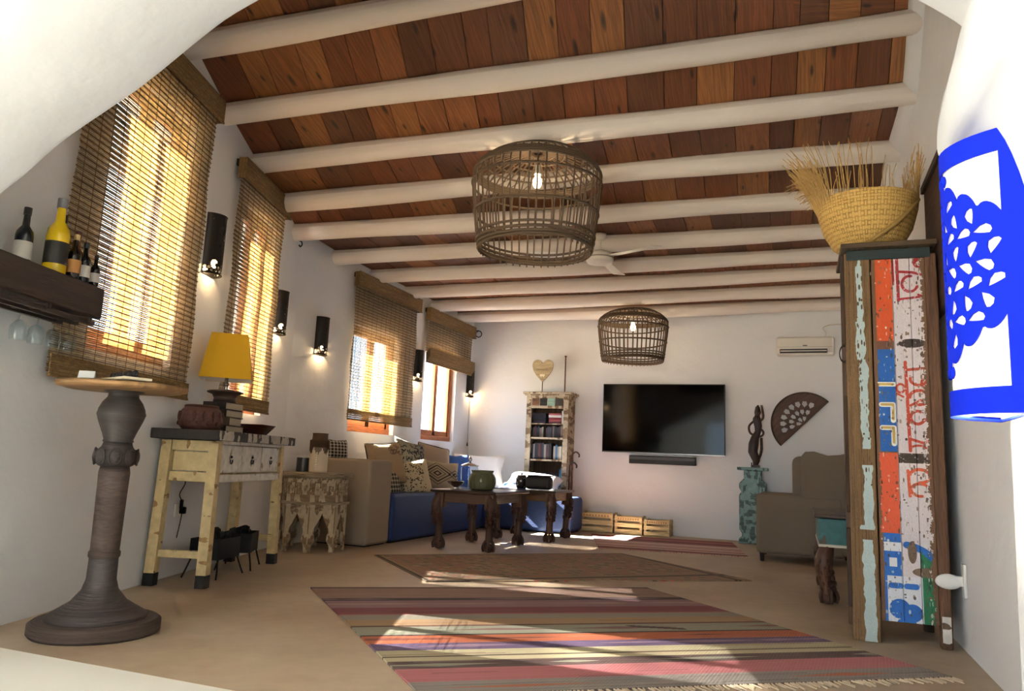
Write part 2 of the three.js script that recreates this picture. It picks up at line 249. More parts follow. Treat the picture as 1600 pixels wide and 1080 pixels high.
// ---------- pierced metal wall sconces ----------
const mPierced = std({ color: '#15110f', roughness: 0.5, metalness: 0.4, side: THREE.DoubleSide });
const mBulb = std({ color: '#fff1d8', emissive: '#ffd9a0', emissiveIntensity: 6, roughness: 0.5 });
const tFlakeGold = std({ color: '#c9a468', roughness: 0.5, metalness: 0.5, side: THREE.DoubleSide });
function piercedHalf(r, h, nu, nv, keep) { // half cylinder open at the back, cells left out where keep() is false
  const pos = [], uv = []; const at = (i, j) => { const a = Math.PI * (i / nu); return [-r * Math.cos(a), h * j / nv, r * Math.sin(a)]; };
  for (let j = 0; j < nv; j++) for (let i = 0; i < nu; i++) { if (!keep((i + 0.5) / nu, (j + 0.5) / nv)) continue; const A = at(i, j), B = at(i + 1, j), C = at(i + 1, j + 1), D = at(i, j + 1); for (const q of [A, B, C, A, C, D]) { pos.push(...q); uv.push(0, 0); } }
  const g = new THREE.BufferGeometry(); g.setAttribute('position', new THREE.Float32BufferAttribute(pos, 3)); g.setAttribute('uv', new THREE.Float32BufferAttribute(uv, 2)); g.computeVertexNormals(); return g;
}
const sconceHoles = []; for (let k = 0; k < 46; k++) { const v = rr(0.03, 0.95); sconceHoles.push([rr(0.06, 0.94), v, (v < 0.2 ? rr(0.026, 0.04) : rr(0.011, 0.024))]); }
for (let k = 0; k < 9; k++) sconceHoles.push([0.06 + k * 0.11, 0.1, 0.034], [0.11 + k * 0.11, 0.05, 0.026]);
const gSconce = piercedHalf(0.082, 0.38, 64, 150, (u, v) => !sconceHoles.some(([a, b, r]) => ((u - a) * 0.258) ** 2 + ((v - b) * 0.38) ** 2 < (r * 0.3) ** 2));
function sconce(p, turn, label, scale = 1) {
  const s = thing('wall_sconce', label, 'wall lamp', p, turn); s.scale.setScalar(scale);
  part('shade', gSconce, mPierced, s); part('back_plate', box(0.17, 0.385, 0.006, 0, 0.19, 0.003), mPierced, s);
  const lip = []; for (let i = 0; i < 24; i++) { const a = Math.PI * i / 24, b = Math.PI * (i + 1) / 24, q = (t, r, y) => V(-r * Math.cos(t), y, r * Math.sin(t)); lip.push(bar(q(a, 0.083, 0), q(b, 0.083, 0), 0.003, 5), bar(q(a, 0.083, 0.38), q(b, 0.083, 0.38), 0.003, 5)); }
  part('rim', lip, mPierced, s);
  part('bulb', new THREE.SphereGeometry(0.022, 14, 10).scale(1, 1.3, 1).translate(0, 0.075, 0.038), mBulb, s);
  part('lamp_holder', cyl(0.013, 0.013, 0.05, 0, 0.125, 0.038, 10), mIron, s);
  const l = new THREE.PointLight(new THREE.Color().setRGB(1, 0.66, 0.32), 0.4, 0, 2); l.position.set(0, 0.045, 0.045); l.castShadow = true; s.add(l); l.name = 'bulb_light';
}
const q1 = onN(324, 430), q2 = onN(431, 524);
sconce(V(q1.x, 2.03, q1.z), WANG, 'pierced black half-round wall lamp between the two long reed blinds', 1.12);
sconce(V(q2.x, 1.85, q2.z), WANG, 'pierced black wall lamp just past the blind behind the yellow lamp', 1.0);
sconce(V(-4.4, 1.79, -6.17), Math.PI / 2, 'pierced black wall lamp on bare plaster above the carved octagonal table', 0.98);
sconce(V(-4.4, 1.77, -8.2), Math.PI / 2, 'pierced black wall lamp squeezed between the two far blinds');
sconce(V(-4.4, 1.73, -9.8), Math.PI / 2, 'pierced black wall lamp in the corner past the half-raised blind', 0.97);
{ const c = thing('pull_cord', 'thin beaded pull cord hanging under the corner wall lamp', 'cord', V(-4.37, 1.06, -9.79)); part('string', bar(V(0, 0, 0), V(0, 0.68, 0), 0.003, 5), mIron, c); part('toggle', cyl(0.006, 0.012, 0.05, 0, 0, 0, 10), mIron, c); }

// ---------- pedestal table with driftwood top ----------
const mOldWood = mWood('#4d3d35', 0.75, { bumpScale: 0.006 }), mDarkWood = mWood('#3b3230', 0.6, { bumpScale: 0.004 });
{
  const b = onY(148, 988), t = thing('pedestal_table', 'tall round bar table on a carved dark turned column', 'table', b);
  part('base', lathe([[0, 0], [0.255, 0], [0.266, 0.012], [0.266, 0.05], [0.25, 0.062], [0, 0.062]], 44), mOldWood, t);
  part('foot', lathe([[0.2, 0.062], [0.205, 0.078], [0.17, 0.1], [0.115, 0.135], [0.075, 0.185], [0.062, 0.23], [0.06, 0.33], [0.0, 0.33]], 40), mDarkWood, t);
  part('column', lathe([[0.06, 0.32], [0.066, 0.33], [0.066, 0.348], [0.06, 0.355], [0.062, 0.5], [0.064, 0.62], [0.066, 0.7], [0.06, 0.73], [0.0, 0.73]], 40), mOldWood, t);
  // the carved capital with small faces
  const cap = []; cap.push(lathe([[0.05, 0.72], [0.078, 0.735], [0.09, 0.765], [0.084, 0.79], [0.066, 0.82], [0.06, 0.84], [0, 0.84]], 12));
  for (let k = 0; k < 8; k++) { const a = k * Math.PI / 4; cap.push(new THREE.SphereGeometry(0.024, 10, 8).scale(1, 1.5, 0.7).rotateY(a).translate(0.082 * Math.sin(a), 0.772, 0.082 * Math.cos(a)), new THREE.TorusGeometry(0.026, 0.005, 5, 14).scale(1, 1.35, 1).rotateY(a).translate(0.087 * Math.sin(a), 0.772, 0.087 * Math.cos(a))); }
  part('carved_capital', cap, mDarkWood, t);
  part('vase_turning', lathe([[0.058, 0.835], [0.066, 0.842], [0.062, 0.85], [0.07, 0.875], [0.094, 0.935], [0.1, 0.955], [0.104, 0.966], [0.1, 0.978], [0.098, 0.99], [0.085, 1.02], [0.066, 1.045], [0.064, 1.062], [0.085, 1.068], [0.088, 1.076], [0, 1.076]], 40), std({ color: '#3b3532', map: tGrain, roughness: 0.6 }), t);
  const g = lathe([[0, 1.072], [0.24, 1.074], [0.272, 1.082], [0.278, 1.094], [0.272, 1.106], [0, 1.108]], 56), p = g.attributes.position;
  for (let i = 0; i < p.count; i++) { const a = Math.atan2(p.getZ(i), p.getX(i)), k = 1 + 0.025 * Math.sin(3 * a + 1) + 0.015 * Math.sin(7 * a); p.setX(i, p.getX(i) * k); p.setZ(i, p.getZ(i) * k); }
  g.computeVertexNormals();
  part('table_top', uvm(g, 'x'), mWood('#a07a4e', 0.7), t);
  const Y = 1.109, at = (dx, dz) => b.clone().add(V(dx, Y, dz));
  const cd = thing('card', 'white folded menu card standing on the pedestal table', 'card', at(-0.13, 0.1), 0.5);
  part('leaf', uvm(new THREE.BoxGeometry(0.07, 0.05, 0.0012).rotateX(-0.35).translate(0, 0.0245, 0.009)), std({ color: '#f1efe8', roughness: 0.8 }), cd); part('leaf', uvm(new THREE.BoxGeometry(0.07, 0.05, 0.0012).rotateX(0.35).translate(0, 0.0245, -0.009)), std({ color: '#f1efe8', roughness: 0.8 }), cd);
  const tr = solo('tray', ext(rect(-0.15, -0.06, 0.15, 0.06), 0.012, 0.003).rotateX(-Math.PI / 2), std({ color: '#cfc2a6', roughness: 0.6 }), 'small pale tray under three pairs of sunglasses', 'tray', at(0.1, 0.1), -0.35);
  const mLens = std({ color: '#08080a', roughness: 0.12 });
  for (let k = 0; k < 3; k++) {
    const o = at(0.1, 0.1).add(V(-0.1 + k * 0.092, 0.0125, -0.0 + (k - 1) * 0.035)), s = thing('sunglasses', 'black folded sunglasses lying on the small tray', 'sunglasses', o, -0.3 + k * 0.1, 'sunglasses on the tray');
    for (const x of [-0.019, 0.019]) part('lens', new THREE.SphereGeometry(0.018, 14, 10).scale(1, 0.85, 0.18).translate(x, 0.016, 0), mLens, s);
    part('frame', [bar(V(-0.006, 0.02, 0), V(0.006, 0.02, 0), 0.0025), new THREE.TorusGeometry(0.018, 0.003, 5, 18).scale(1, 0.85, 1).translate(-0.019, 0.016, 0), new THREE.TorusGeometry(0.018, 0.003, 5, 18).scale(1, 0.85, 1).translate(0.019, 0.016, 0)], mLens, s);
    part('temple', [bar(V(-0.037, 0.018, 0), V(0.03, 0.004, -0.02), 0.002), bar(V(0.037, 0.018, 0), V(-0.03, 0.004, -0.014), 0.002)], mLens, s);
  }
}

// ---------- bottle shelf on the left wall ----------
{
  const sh = thing('wall_shelf', 'thick dark timber shelf carrying liquor bottles', 'shelf', wallPt(-0.4, 0, 0), WANG);
  const mSh = mWood('#33231b', 0.6);
  part('board', box(0.74, 0.15, 0.24, 0, 1.5, 0.121, 'x', 0.012), mSh, sh);
  part('glass_rail', [box(0.7, 0.02, 0.02, 0, 1.4, 0.05, 'x'), box(0.7, 0.02, 0.02, 0, 1.4, 0.13, 'x'), box(0.7, 0.02, 0.02, 0, 1.4, 0.21, 'x'), ...[-0.3, 0, 0.3].map((x) => box(0.02, 0.03, 0.2, x, 1.415, 0.13, 'z'))], mSh, sh);
  const prof = (r, h) => [[0, 0], [r, 0.003], [r, h * 0.55], [r * 0.92, h * 0.63], [r * 0.42, h * 0.74], [r * 0.36, h * 0.95], [r * 0.4, h], [0, h]];
  const mk = (s, off, r, h, glass, lab, cap, label, opt = {}) => {
    const b = thing('bottle', label, 'bottle', wallPt(s, off, 1.5755), WANG);
    part('glass', lathe(prof(r, h * 0.9), 24), std({ color: glass, roughness: 0.08, ...opt }), b); part('label', cyl(r + 0.001, r + 0.001, h * 0.28, 0, h * 0.26, 0, 24), std({ color: lab, roughness: 0.6 }), b);
    part('cap', cyl(r * 0.45, r * 0.45, h * 0.12, 0, h * 0.9, 0, 16), std({ color: cap, roughness: 0.35, metalness: 0.3 }), b);
  };
  mk(-0.315, 0.165, 0.048, 0.37, '#d8b61a', '#17120f', '#8f9296', 'squat liquor bottle with yellow shoulders and grey cap');
  mk(-0.2, 0.1, 0.036, 0.33, '#8ccf24', '#efe9d6', '#171717', 'bottle of lime green liqueur with black cap');
  mk(-0.125, 0.13, 0.034, 0.27, '#7d2a18', '#e8e1cf', '#5a2c20', 'red-brown bottle with pale oval label');
  mk(-0.05, 0.13, 0.028, 0.235, '#2b1711', '#b9a27a', '#2b1a14', 'short dark brown bottle at the end of the shelf');
  mk(-0.235, 0.2, 0.03, 0.22, '#1c1410', '#a8753d', '#c9b27a', 'dark bottle with a tan label at the shelf front');
  mk(-0.165, 0.205, 0.028, 0.2, '#111418', '#d9d6cf', '#101012', 'small black bottle with white label at the shelf front');
  mk(-0.085, 0.21, 0.022, 0.16, '#15100e', '#c7c2b8', '#2c2522', 'smallest dark bottle at the front corner of the shelf');
  mk(-0.44, 0.1, 0.036, 0.28, '#23282b', '#c9c5ba', '#2b2b2b', 'tall dark bottle beside the yellow-shouldered one');
  const mWine = new THREE.MeshPhysicalMaterial({ color: '#e9f0f2', transmission: 1, thickness: 0, roughness: 0.1, ior: 1.45 });
  for (let k = 0; k < 4; k++) {
    const g = thing('wine_glass', 'clear stemmed glass hanging upside down under the bottle shelf', 'glass', wallPt(-0.1 - k * 0.11, 0.13, 1.255), WANG, 'glasses hanging under the shelf');
    part('bowl', lathe([[0.033, 0], [0.038, 0.03], [0.036, 0.06], [0.02, 0.08], [0.004, 0.088]], 24), mWine, g); part('stem', cyl(0.004, 0.004, 0.06, 0, 0.115, 0, 10), mWine, g); part('foot', lathe([[0.004, 0.143], [0.03, 0.147], [0.034, 0.15], [0, 0.15]], 24), mWine, g);
  }
}

// ---------- console table by the near window ----------
const mCream = std({ color: '#ffffff', map: flake('#cdb583', '#9a7440', 0.27, 21), roughness: 0.6 });
const mCreamW = std({ color: '#ffffff', map: flake('#ddd8ca', '#a18a60', 0.27, 24), roughness: 0.55 });
const mCarveTop = std({ color: '#ffffff', map: flake('#b9b2a6', '#2a211c', 0.47, 26), roughness: 0.7, bumpMap: tFine, bumpScale: 0.004 });
{
  const S0 = 1.06, LEN = 1.16, DEP = 0.36, H = 0.88, c = thing('console_table', 'narrow cream console with three drawers and dark worn top', 'console table', wallPt(S0 + LEN / 2, 0.035 + DEP / 2, 0), WANG);
  const hx = LEN / 2, hz = DEP / 2, L = 0.062;
  for (const [sx, sz] of [[-1, 1], [-1, -1], [1, 1], [1, -1]]) {
    const x = sx * (hx - L / 2), z = sz * (hz - L / 2);
    const leg = part('leg', hexa([[-1, -1], [1, -1], [1, 1], [-1, 1]].map(([a, b]) => V(x + sx * 0.02 + a * L / 2, 0.07, z + sz * 0.012 + b * L / 2)).concat([[-1, -1], [1, -1], [1, 1], [-1, 1]].map(([a, b]) => V(x + a * L / 2, H - 0.005, z + b * L / 2))), 'y'), mCream, c);
    part('leg_tip', hexa([[-1, -1], [1, -1], [1, 1], [-1, 1]].map(([a, b]) => V(x + sx * 0.022 + a * L / 1.95, 0, z + sz * 0.013 + b * L / 1.95)).concat([[-1, -1], [1, -1], [1, 1], [-1, 1]].map(([a, b]) => V(x + sx * 0.02 + a * L / 1.95, 0.075, z + sz * 0.012 + b * L / 1.95))), 'y'), mWood('#1e1a18', 0.8), leg);
  }
  // ends: panel framed by rails, and a low stretcher
  for (const sx of [-1, 1]) {
    const x = sx * (hx - 0.035), dz = DEP - 2 * L;
    part('end_rail', box(0.045, 0.065, dz, x, H - 0.035, 0, 'z', 0.004), mCream, c); part('end_panel', box(0.012, 0.118, dz - 0.012, x - sx * 0.004, H - 0.132, 0, 'z', 0.003), mCream, c);
    part('end_rail', box(0.045, 0.06, dz, x, H - 0.226, 0, 'z', 0.004), mCream, c); part('stretcher', box(0.04, 0.045, dz + 0.02, x + sx * 0.014, 0.19, 0, 'z', 0.004), mCream, c);
  }
  part('front_rail', [box(LEN - 2 * L, 0.05, 0.04, 0, H - 0.235, hz - 0.025, 'x', 0.004), box(LEN - 2 * L, 0.02, 0.04, 0, H - 0.01, hz - 0.025, 'x')], mCreamW, c);
  part('back_panel', box(LEN - 2 * L, 0.24, 0.015, 0, H - 0.13, -hz + 0.02), mCream, c);
  for (let k = 0; k < 3; k++) {
    const w = (LEN - 2 * L) / 3, x = -hx + L + w * (k + 0.5), d = part('drawer', box(w - 0.012, 0.175, 0.3, x, H - 0.112, hz - 0.163, 'x', 0.004), mCreamW, c);
    part('drop_handle', [new THREE.TorusGeometry(0.017, 0.004, 6, 16, 4.2).rotateZ(2.6).translate(x, H - 0.125, hz - 0.008), new THREE.SphereGeometry(0.009, 10, 8).translate(x, H - 0.098, hz - 0.01)], mIron, d);
  }
  part('table_top', box(LEN + 0.2, 0.062, DEP + 0.07, 0, H + 0.031, 0.01, 'x', 0.006), [mWood('#2c2320', 0.7)][0], c);
  part('carved_edge', box(LEN + 0.19, 0.058, 0.006, 0, H + 0.031, hz + 0.045, 'x'), mCarveTop, c);
  const top = H + 0.063, on = (s, off, y = top) => wallPt(s, off, y);
  // carved pot
  const pot = thing('carved_pot', 'round reddish-brown carved wooden pot beside the book stack', 'pot', on(1.2, 0.2));
  const mPot = std({ color: '#6b4036', roughness: 0.55, map: tGrain, bumpMap: tFine, bumpScale: 0.004 });
  part('body', lathe([[0, 0], [0.105, 0], [0.13, 0.03], [0.135, 0.07], [0.118, 0.125], [0.095, 0.15], [0.085, 0.152], [0.085, 0.13], [0.02, 0.1], [0, 0.1]], 36), mPot, pot);
  part('rim', new THREE.TorusGeometry(0.096, 0.009, 8, 36).rotateX(Math.PI / 2).translate(0, 0.15, 0), mPot, pot);
  const lumps = []; for (let k = 0; k < 14; k++) { const a = k * Math.PI / 7; lumps.push(new THREE.SphereGeometry(0.02, 8, 6).scale(0.6, 1.7, 0.45).rotateY(a).translate(0.13 * Math.sin(a), 0.085, 0.13 * Math.cos(a)), new THREE.SphereGeometry(0.013, 8, 6).scale(1, 1, 0.5).rotateY(a + 0.22).translate(0.134 * Math.sin(a + 0.22), 0.04, 0.134 * Math.cos(a + 0.22))); }
  stuff(part('carving', lumps, mPot, pot));
  // stacked old books carrying the lamp
  const covers = ['#3c2c25', '#5c4a3a', '#463730', '#2f2824'], hs = [0.045, 0.055, 0.05, 0.05]; let y = top;
  const names = ['lowest dark brown book under the table lamp', 'worn tan book second from the bottom under the lamp', 'grey-brown book third from the bottom under the lamp', 'dark book directly under the dark lamp base'];
  for (let k = 0; k < 4; k++) { const b = thing('book', names[k], 'book', on(1.52, 0.2, y), WANG + rr(-0.15, 0.15), 'books stacked under the lamp'); const w = 0.27 - k * 0.012, d = 0.19 - k * 0.008; delete b.userData.group; part('cover', [box(w, 0.004, d, 0, 0.002, 0), box(w, 0.004, d, 0, hs[k] - 0.003, 0), box(0.004, hs[k] - 0.001, d, -w / 2, hs[k] / 2 - 0.0005, 0)], std({ color: covers[k], roughness: 0.7, map: tGrain }), b); part('pages', box(w - 0.012, hs[k] - 0.009, d - 0.01, 0.0, hs[k] / 2, 0), std({ color: '#b8ab94', roughness: 0.9 }), b); y += hs[k] + 0.0005; }
  // lamp
  const lp = thing('table_lamp', 'table lamp with square mustard yellow shade on stacked books', 'table lamp', on(1.52, 0.2, y), WANG + 0.35);
  part('base', lathe([[0, 0], [0.075, 0], [0.07, 0.03], [0.085, 0.055], [0.115, 0.065], [0.12, 0.073], [0.105, 0.08], [0.04, 0.088], [0, 0.09]], 32), mWood('#4d3d34', 0.5), lp);
  part('stem', [cyl(0.012, 0.014, 0.1, 0, 0.13, 0, 14), new THREE.SphereGeometry(0.02, 14, 10).translate(0, 0.125, 0), cyl(0.018, 0.018, 0.05, 0, 0.2, 0, 14)], std({ color: '#8b8177', roughness: 0.2, metalness: 0.9 }), lp);
  const shade = new THREE.CylinderGeometry(0.165, 0.235, 0.31, 4, 1, true).rotateY(Math.PI / 4).translate(0, 0.31, 0).toNonIndexed(); shade.computeVertexNormals();
  part('shade', shade, new THREE.MeshPhysicalMaterial({ color: '#d9a916', roughness: 0.9, transmission: 0.15, thickness: 0, side: THREE.DoubleSide, bumpMap: tWeave, bumpScale: 0.001 }), lp);
  part('shade_lining', new THREE.CylinderGeometry(0.163, 0.233, 0.308, 4, 1, true).rotateY(Math.PI / 4).translate(0, 0.31, 0).toNonIndexed(), std({ color: '#efe9dc', roughness: 0.9, side: THREE.DoubleSide }), lp);
  part('bulb', new THREE.SphereGeometry(0.03, 14, 10).translate(0, 0.255, 0), std({ color: '#f4f0e6', roughness: 0.3 }), lp);
  // shallow wooden dish
  const dish = solo('wooden_dish', [new THREE.CylinderGeometry(0.185, 0.1, 0.075, 4, 1, true).rotateY(Math.PI / 4).scale(1, 1, 0.8).translate(0, 0.0385, 0), new THREE.CylinderGeometry(0.175, 0.095, 0.068, 4, 1, true).rotateY(Math.PI / 4).scale(1, 1, 0.8).translate(0, 0.043, 0), new THREE.CylinderGeometry(0.1, 0.1, 0.008, 4).rotateY(Math.PI / 4).scale(1, 1, 0.8).translate(0, 0.005, 0)].map((g) => g.toNonIndexed()), std({ color: '#6e4238', roughness: 0.4, map: tGrain, side: THREE.DoubleSide }), 'square flared brown wooden dish at the console end', 'dish', on(1.98, 0.25), WANG);
  // socket, plug and cord on the wall behind
  const so = thing('wall_socket', 'white wall socket with black plug behind the console', 'socket', wallPt(1.42, 0, 0.42), WANG);
  part('plate', box(0.085, 0.085, 0.012, 0, 0, 0.006, 'x', 0.004), std({ color: '#e9e6de', roughness: 0.4 }), so);
  part('plug', box(0.03, 0.045, 0.04, 0.02, 0, 0.03, 'x', 0.008), mIron, so);
  const cd = solo('lamp_cord', [tube([V(0, 0.66, 0), V(0.03, 0.6, 0.01), V(-0.01, 0.52, 0.0), V(0.01, 0.47, 0.02)], 0.0035, 20), tube([V(0.01, 0.43, 0.02), V(0.0, 0.36, 0.02), V(-0.05, 0.25, 0.03)], 0.0035, 16), box(0.022, 0.06, 0.02, 0.005, 0.46, 0.012, 'x', 0.006)], mIron, 'thin black lamp cord with inline switch behind the console', 'cord', wallPt(1.42, 0.012, 0), WANG); cd.position.y = 0;
  // black iron braziers on the floor under the console
  const mCoal = std({ color: '#0d0c0c', roughness: 0.75, metalness: 0.3 });
  [[1.52, 0.24, 'square black iron brazier with splayed legs nearest the wall socket'], [1.92, 0.24, 'square black iron brazier under the far end of the console']].forEach(([s, off, lab], k) => {
    const b = thing('iron_brazier', lab, 'brazier', wallPt(s, off, 0), WANG + (k ? 0.2 : -0.1)), w = 0.27, d = 0.2;
    part('box_body', [box(w, 0.13, 0.006, 0, 0.185, d / 2), box(w, 0.13, 0.006, 0, 0.185, -d / 2), box(0.006, 0.13, d, w / 2, 0.185, 0), box(0.006, 0.13, d, -w / 2, 0.185, 0), box(w, 0.006, d, 0, 0.123, 0)], mCoal, b);
    for (const [sx, sz] of [[-1, 1], [-1, -1], [1, 1], [1, -1]]) part('leg', tube([V(sx * w / 2.2, 0.13, sz * d / 2.2), V(sx * (w / 2 + 0.01), 0.06, sz * (d / 2 + 0.008)), V(sx * (w / 2 + 0.035), 0.005, sz * (d / 2 + 0.02))], 0.006, 8), mCoal, b);
    const cl = []; for (let i = 0; i < 9; i++) cl.push(new THREE.IcosahedronGeometry(rr(0.03, 0.045), 0).translate(rr(-0.09, 0.09), 0.26 + rr(-0.02, 0.02), rr(-0.06, 0.06)));
    stuff(part('charcoal', cl, mCoal, b));
  });
}

// ---------- octagonal carved side table ----------
const mChalk = std({ color: '#ffffff', map: flake('#bfae90', '#8d765a', 0.43, 41, '#6a5640'), roughness: 0.85, bumpMap: tFine, bumpScale: 0.003 });
{
  const c = onY(484, 858), R = 0.29, H = 0.665, t = thing('octagonal_table', 'low octagonal carved table in chalky worn paint', 'side table', c, 0.12);
  const side = R * Math.cos(Math.PI / 8), w = 2 * R * Math.sin(Math.PI / 8);
  part('table_top', new THREE.CylinderGeometry(R + 0.035, R + 0.035, 0.03, 8).rotateY(Math.PI / 8).translate(0, H - 0.015, 0).toNonIndexed(), mChalk, t);
  part('moulding', [new THREE.CylinderGeometry(R + 0.018, R + 0.018, 0.016, 8).rotateY(Math.PI / 8).translate(0, H - 0.038, 0).toNonIndexed(), new THREE.CylinderGeometry(R + 0.022, R + 0.022, 0.022, 8).rotateY(Math.PI / 8).translate(0, 0.41, 0).toNonIndexed()], mChalk, t);
  for (let k = 0; k < 8; k++) {
    const h = w / 2, sh = poly([[-h, 0], [-h * 0.72, 0], [-h * 0.68, 0.06], [-h * 0.46, 0.1], [-h * 0.5, 0.135], [-h * 0.6, 0.16], [-h * 0.55, 0.2], [-h * 0.34, 0.235], [-h * 0.25, 0.26], [-h * 0.12, 0.285], [0, 0.32], [h * 0.12, 0.285], [h * 0.25, 0.26], [h * 0.34, 0.235], [h * 0.55, 0.2], [h * 0.6, 0.16], [h * 0.5, 0.135], [h * 0.46, 0.1], [h * 0.68, 0.06], [h * 0.72, 0], [h, 0], [h, H - 0.04], [-h, H - 0.04]]);
    const p = part('arched_panel', ext(sh, 0.022, 0.003).translate(0, 0, side - 0.018).rotateY(k * Math.PI / 4), mChalk, t);
    part('carved_insert', [...[-1, 0, 1].map((q) => box(w * 0.2, 0.1, 0.01, q * w * 0.27, 0.53, side + 0.008, 'y', 0.003)), ...[-1, 0, 1].map((q) => new THREE.SphereGeometry(0.013, 8, 6).scale(1, 2, 0.5).translate(q * w * 0.27, 0.53, side + 0.013)), box(w * 0.3, 0.07, 0.008, 0, 0.36, side + 0.006, 'y', 0.003)].map((g) => g.rotateY(k * Math.PI / 4)), mChalk, p);
  }
  const at = (px, py, dz = 0) => { const q = onY(px, py, H); return q; };
  const cj = thing('candle_jar', 'dark grey glass candle jar with pale rim', 'candle', c.clone().add(V(-0.12, H + 0.001, 0.04)));
  part('jar', lathe([[0, 0], [0.052, 0], [0.055, 0.006], [0.055, 0.125], [0.05, 0.125], [0.05, 0.05], [0, 0.05]], 32), std({ color: '#3d4146', roughness: 0.25 }), cj); part('wax', cyl(0.049, 0.049, 0.05, 0, 0.085, 0, 24), std({ color: '#d8d0c0', roughness: 0.6 }), cj); part('rim', new THREE.TorusGeometry(0.053, 0.004, 6, 32).rotateX(Math.PI / 2).translate(0, 0.126, 0), std({ color: '#b8b4ab', roughness: 0.3, metalness: 0.6 }), cj);
  const vz = thing('lantern_vase', 'tall cream ceramic lantern with brown drip glaze collar', 'lantern', c.clone().add(V(0.03, H + 0.001, 0.02)));
  part('body', lathe([[0, 0], [0.078, 0], [0.082, 0.01], [0.082, 0.22], [0.075, 0.27], [0.064, 0.3], [0.064, 0.34], [0.058, 0.34], [0.058, 0.05], [0, 0.05]], 40), std({ color: '#d9cdb4', roughness: 0.45 }), vz);
  const drip = []; for (let i = 0; i < 48; i++) { const a = i / 48 * Math.PI * 2, len = 0.06 + 0.05 * Math.abs(Math.sin(a * 3.5)) + rr(0, 0.02); drip.push(new THREE.CylinderGeometry(0.0045, 0.0035, len, 5).translate(0.083 * Math.sin(a), 0.285 - len / 2, 0.083 * Math.cos(a))); }
  part('glaze_collar', [lathe([[0.084, 0.22], [0.08, 0.268], [0.068, 0.3], [0.067, 0.335], [0.07, 0.345], [0.062, 0.346]], 40), ...drip], std({ color: '#6d5239', roughness: 0.6, bumpMap: tFine, bumpScale: 0.006, side: THREE.DoubleSide }), vz);
  part('bead_row', Array.from({ length: 8 }, (_, i) => new THREE.SphereGeometry(0.008, 8, 6).translate(0.03, 0.03 + i * 0.02, 0.078)), std({ color: '#f6f0e0', roughness: 0.3 }), vz);
}

// ---------- sofa along the far left wall with a return in front of the bookcase ----------
const mTaupe = std({ color: '#9c8a75', roughness: 0.95, bumpMap: tWeave, bumpScale: 0.002 });
const mBlue = std({ color: '#08295c', roughness: 0.7, bumpMap: tFine, bumpScale: 0.002 });
{
  const s = thing('sofa', 'taupe sofa with a royal blue fitted seat cover', 'sofa', V(-4.38, 0, -6.17));
  part('arm', box(0.66, 0.79, 0.42, 0.33, 0.405, -0.21, 'x', 0.03), mTaupe, s);
  part('arm_foot', box(0.6, 0.02, 0.36, 0.33, 0.008, -0.21), mIron, s);
  part('backrest', box(0.2, 0.62, 2.3, 0.1, 0.42, -1.58, 'z', 0.05), mTaupe, s);
  part('seat', box(0.48, 0.46, 2.3, 0.44, 0.245, -1.58, 'z', 0.04), mBlue, s);
  const db = thing('daybed', 'low royal blue covered daybed in front of the bookcase', 'daybed', V(-3.48, 0, -9.23)); part('mattress', box(1.78, 0.42, 0.62, 0, 0.225, 0, 'x', 0.05), mBlue, db); part('plinth', box(1.7, 0.02, 0.5, 0, 0.01, 0), mIron, db);
  part('plinth', box(0.4, 0.02, 2.2, 0.44, 0.01, -1.58), mIron, s);
}
const cushionTex = {
  leaf: canvasTex(256, 256, (g, w) => { g.fillStyle = '#b9ad97'; g.fillRect(0, 0, w, w); g.strokeStyle = '#23272a'; for (let k = 0; k < 90; k++) { const x = rr(0, w), y = rr(0, w), a = rr(0, 6.3); g.lineWidth = rr(4, 9); g.beginPath(); g.moveTo(x, y); g.quadraticCurveTo(x + 18 * Math.cos(a + 0.7), y + 18 * Math.sin(a + 0.7), x + 30 * Math.cos(a), y + 30 * Math.sin(a)); g.stroke(); } }),
  speck: canvasTex(256, 256, (g, w) => { g.fillStyle = '#c9b896'; g.fillRect(0, 0, w, w); g.fillStyle = '#2c2520'; for (let k = 0; k < 210; k++) { const x = rr(0, w * 0.7), y = rr(0, w); g.fillRect(x, y, rr(4, 12), rr(3, 9)); } }),
  diamond: canvasTex(256, 256, (g, w) => { g.fillStyle = '#b5a58c'; g.fillRect(0, 0, w, w); g.strokeStyle = '#221d1b'; for (const [cx, n, r0] of [[90, 4, 18], [215, 2, 14]]) for (let k = 0; k < n; k++) { const r = r0 + k * 24; g.lineWidth = k % 2 ? 4 : 8; g.beginPath(); g.moveTo(cx - r * 1.3, 120); g.lineTo(cx, 120 - r); g.lineTo(cx + r * 1.3, 120); g.lineTo(cx, 120 + r); g.closePath(); g.stroke(); } }),
  plain: canvasTex(128, 128, (g, w) => { g.fillStyle = '#a8937b'; g.fillRect(0, 0, w, w); for (let k = 0; k < 40; k++) { g.fillStyle = k % 2 ? 'rgba(80,62,48,.18)' : 'rgba(230,215,190,.14)'; g.fillRect(0, k * 3.2, w, 1.6); } }),
  beige: canvasTex(128, 128, (g, w) => { g.fillStyle = '#b39a78'; g.fillRect(0, 0, w, w); g.strokeStyle = '#5c4433'; g.lineWidth = 2; for (let k = 0; k < 12; k++) { g.beginPath(); g.arc(rr(70, 118), rr(8, 40), 6, 0, 5); g.stroke(); } }),
  star: canvasTex(256, 256, (g, w) => { g.fillStyle = '#d6cdbb'; g.fillRect(0, 0, w, w); g.strokeStyle = '#1f1d1e'; g.lineWidth = 7; for (let y = 16; y < w; y += 37) for (let x = 16; x < w; x += 37) { for (let k = 0; k < 4; k++) { const a = k * Math.PI / 4; g.beginPath(); g.moveTo(x - 17 * Math.cos(a), y - 17 * Math.sin(a)); g.lineTo(x + 17 * Math.cos(a), y + 17 * Math.sin(a)); g.stroke(); } } }),
};
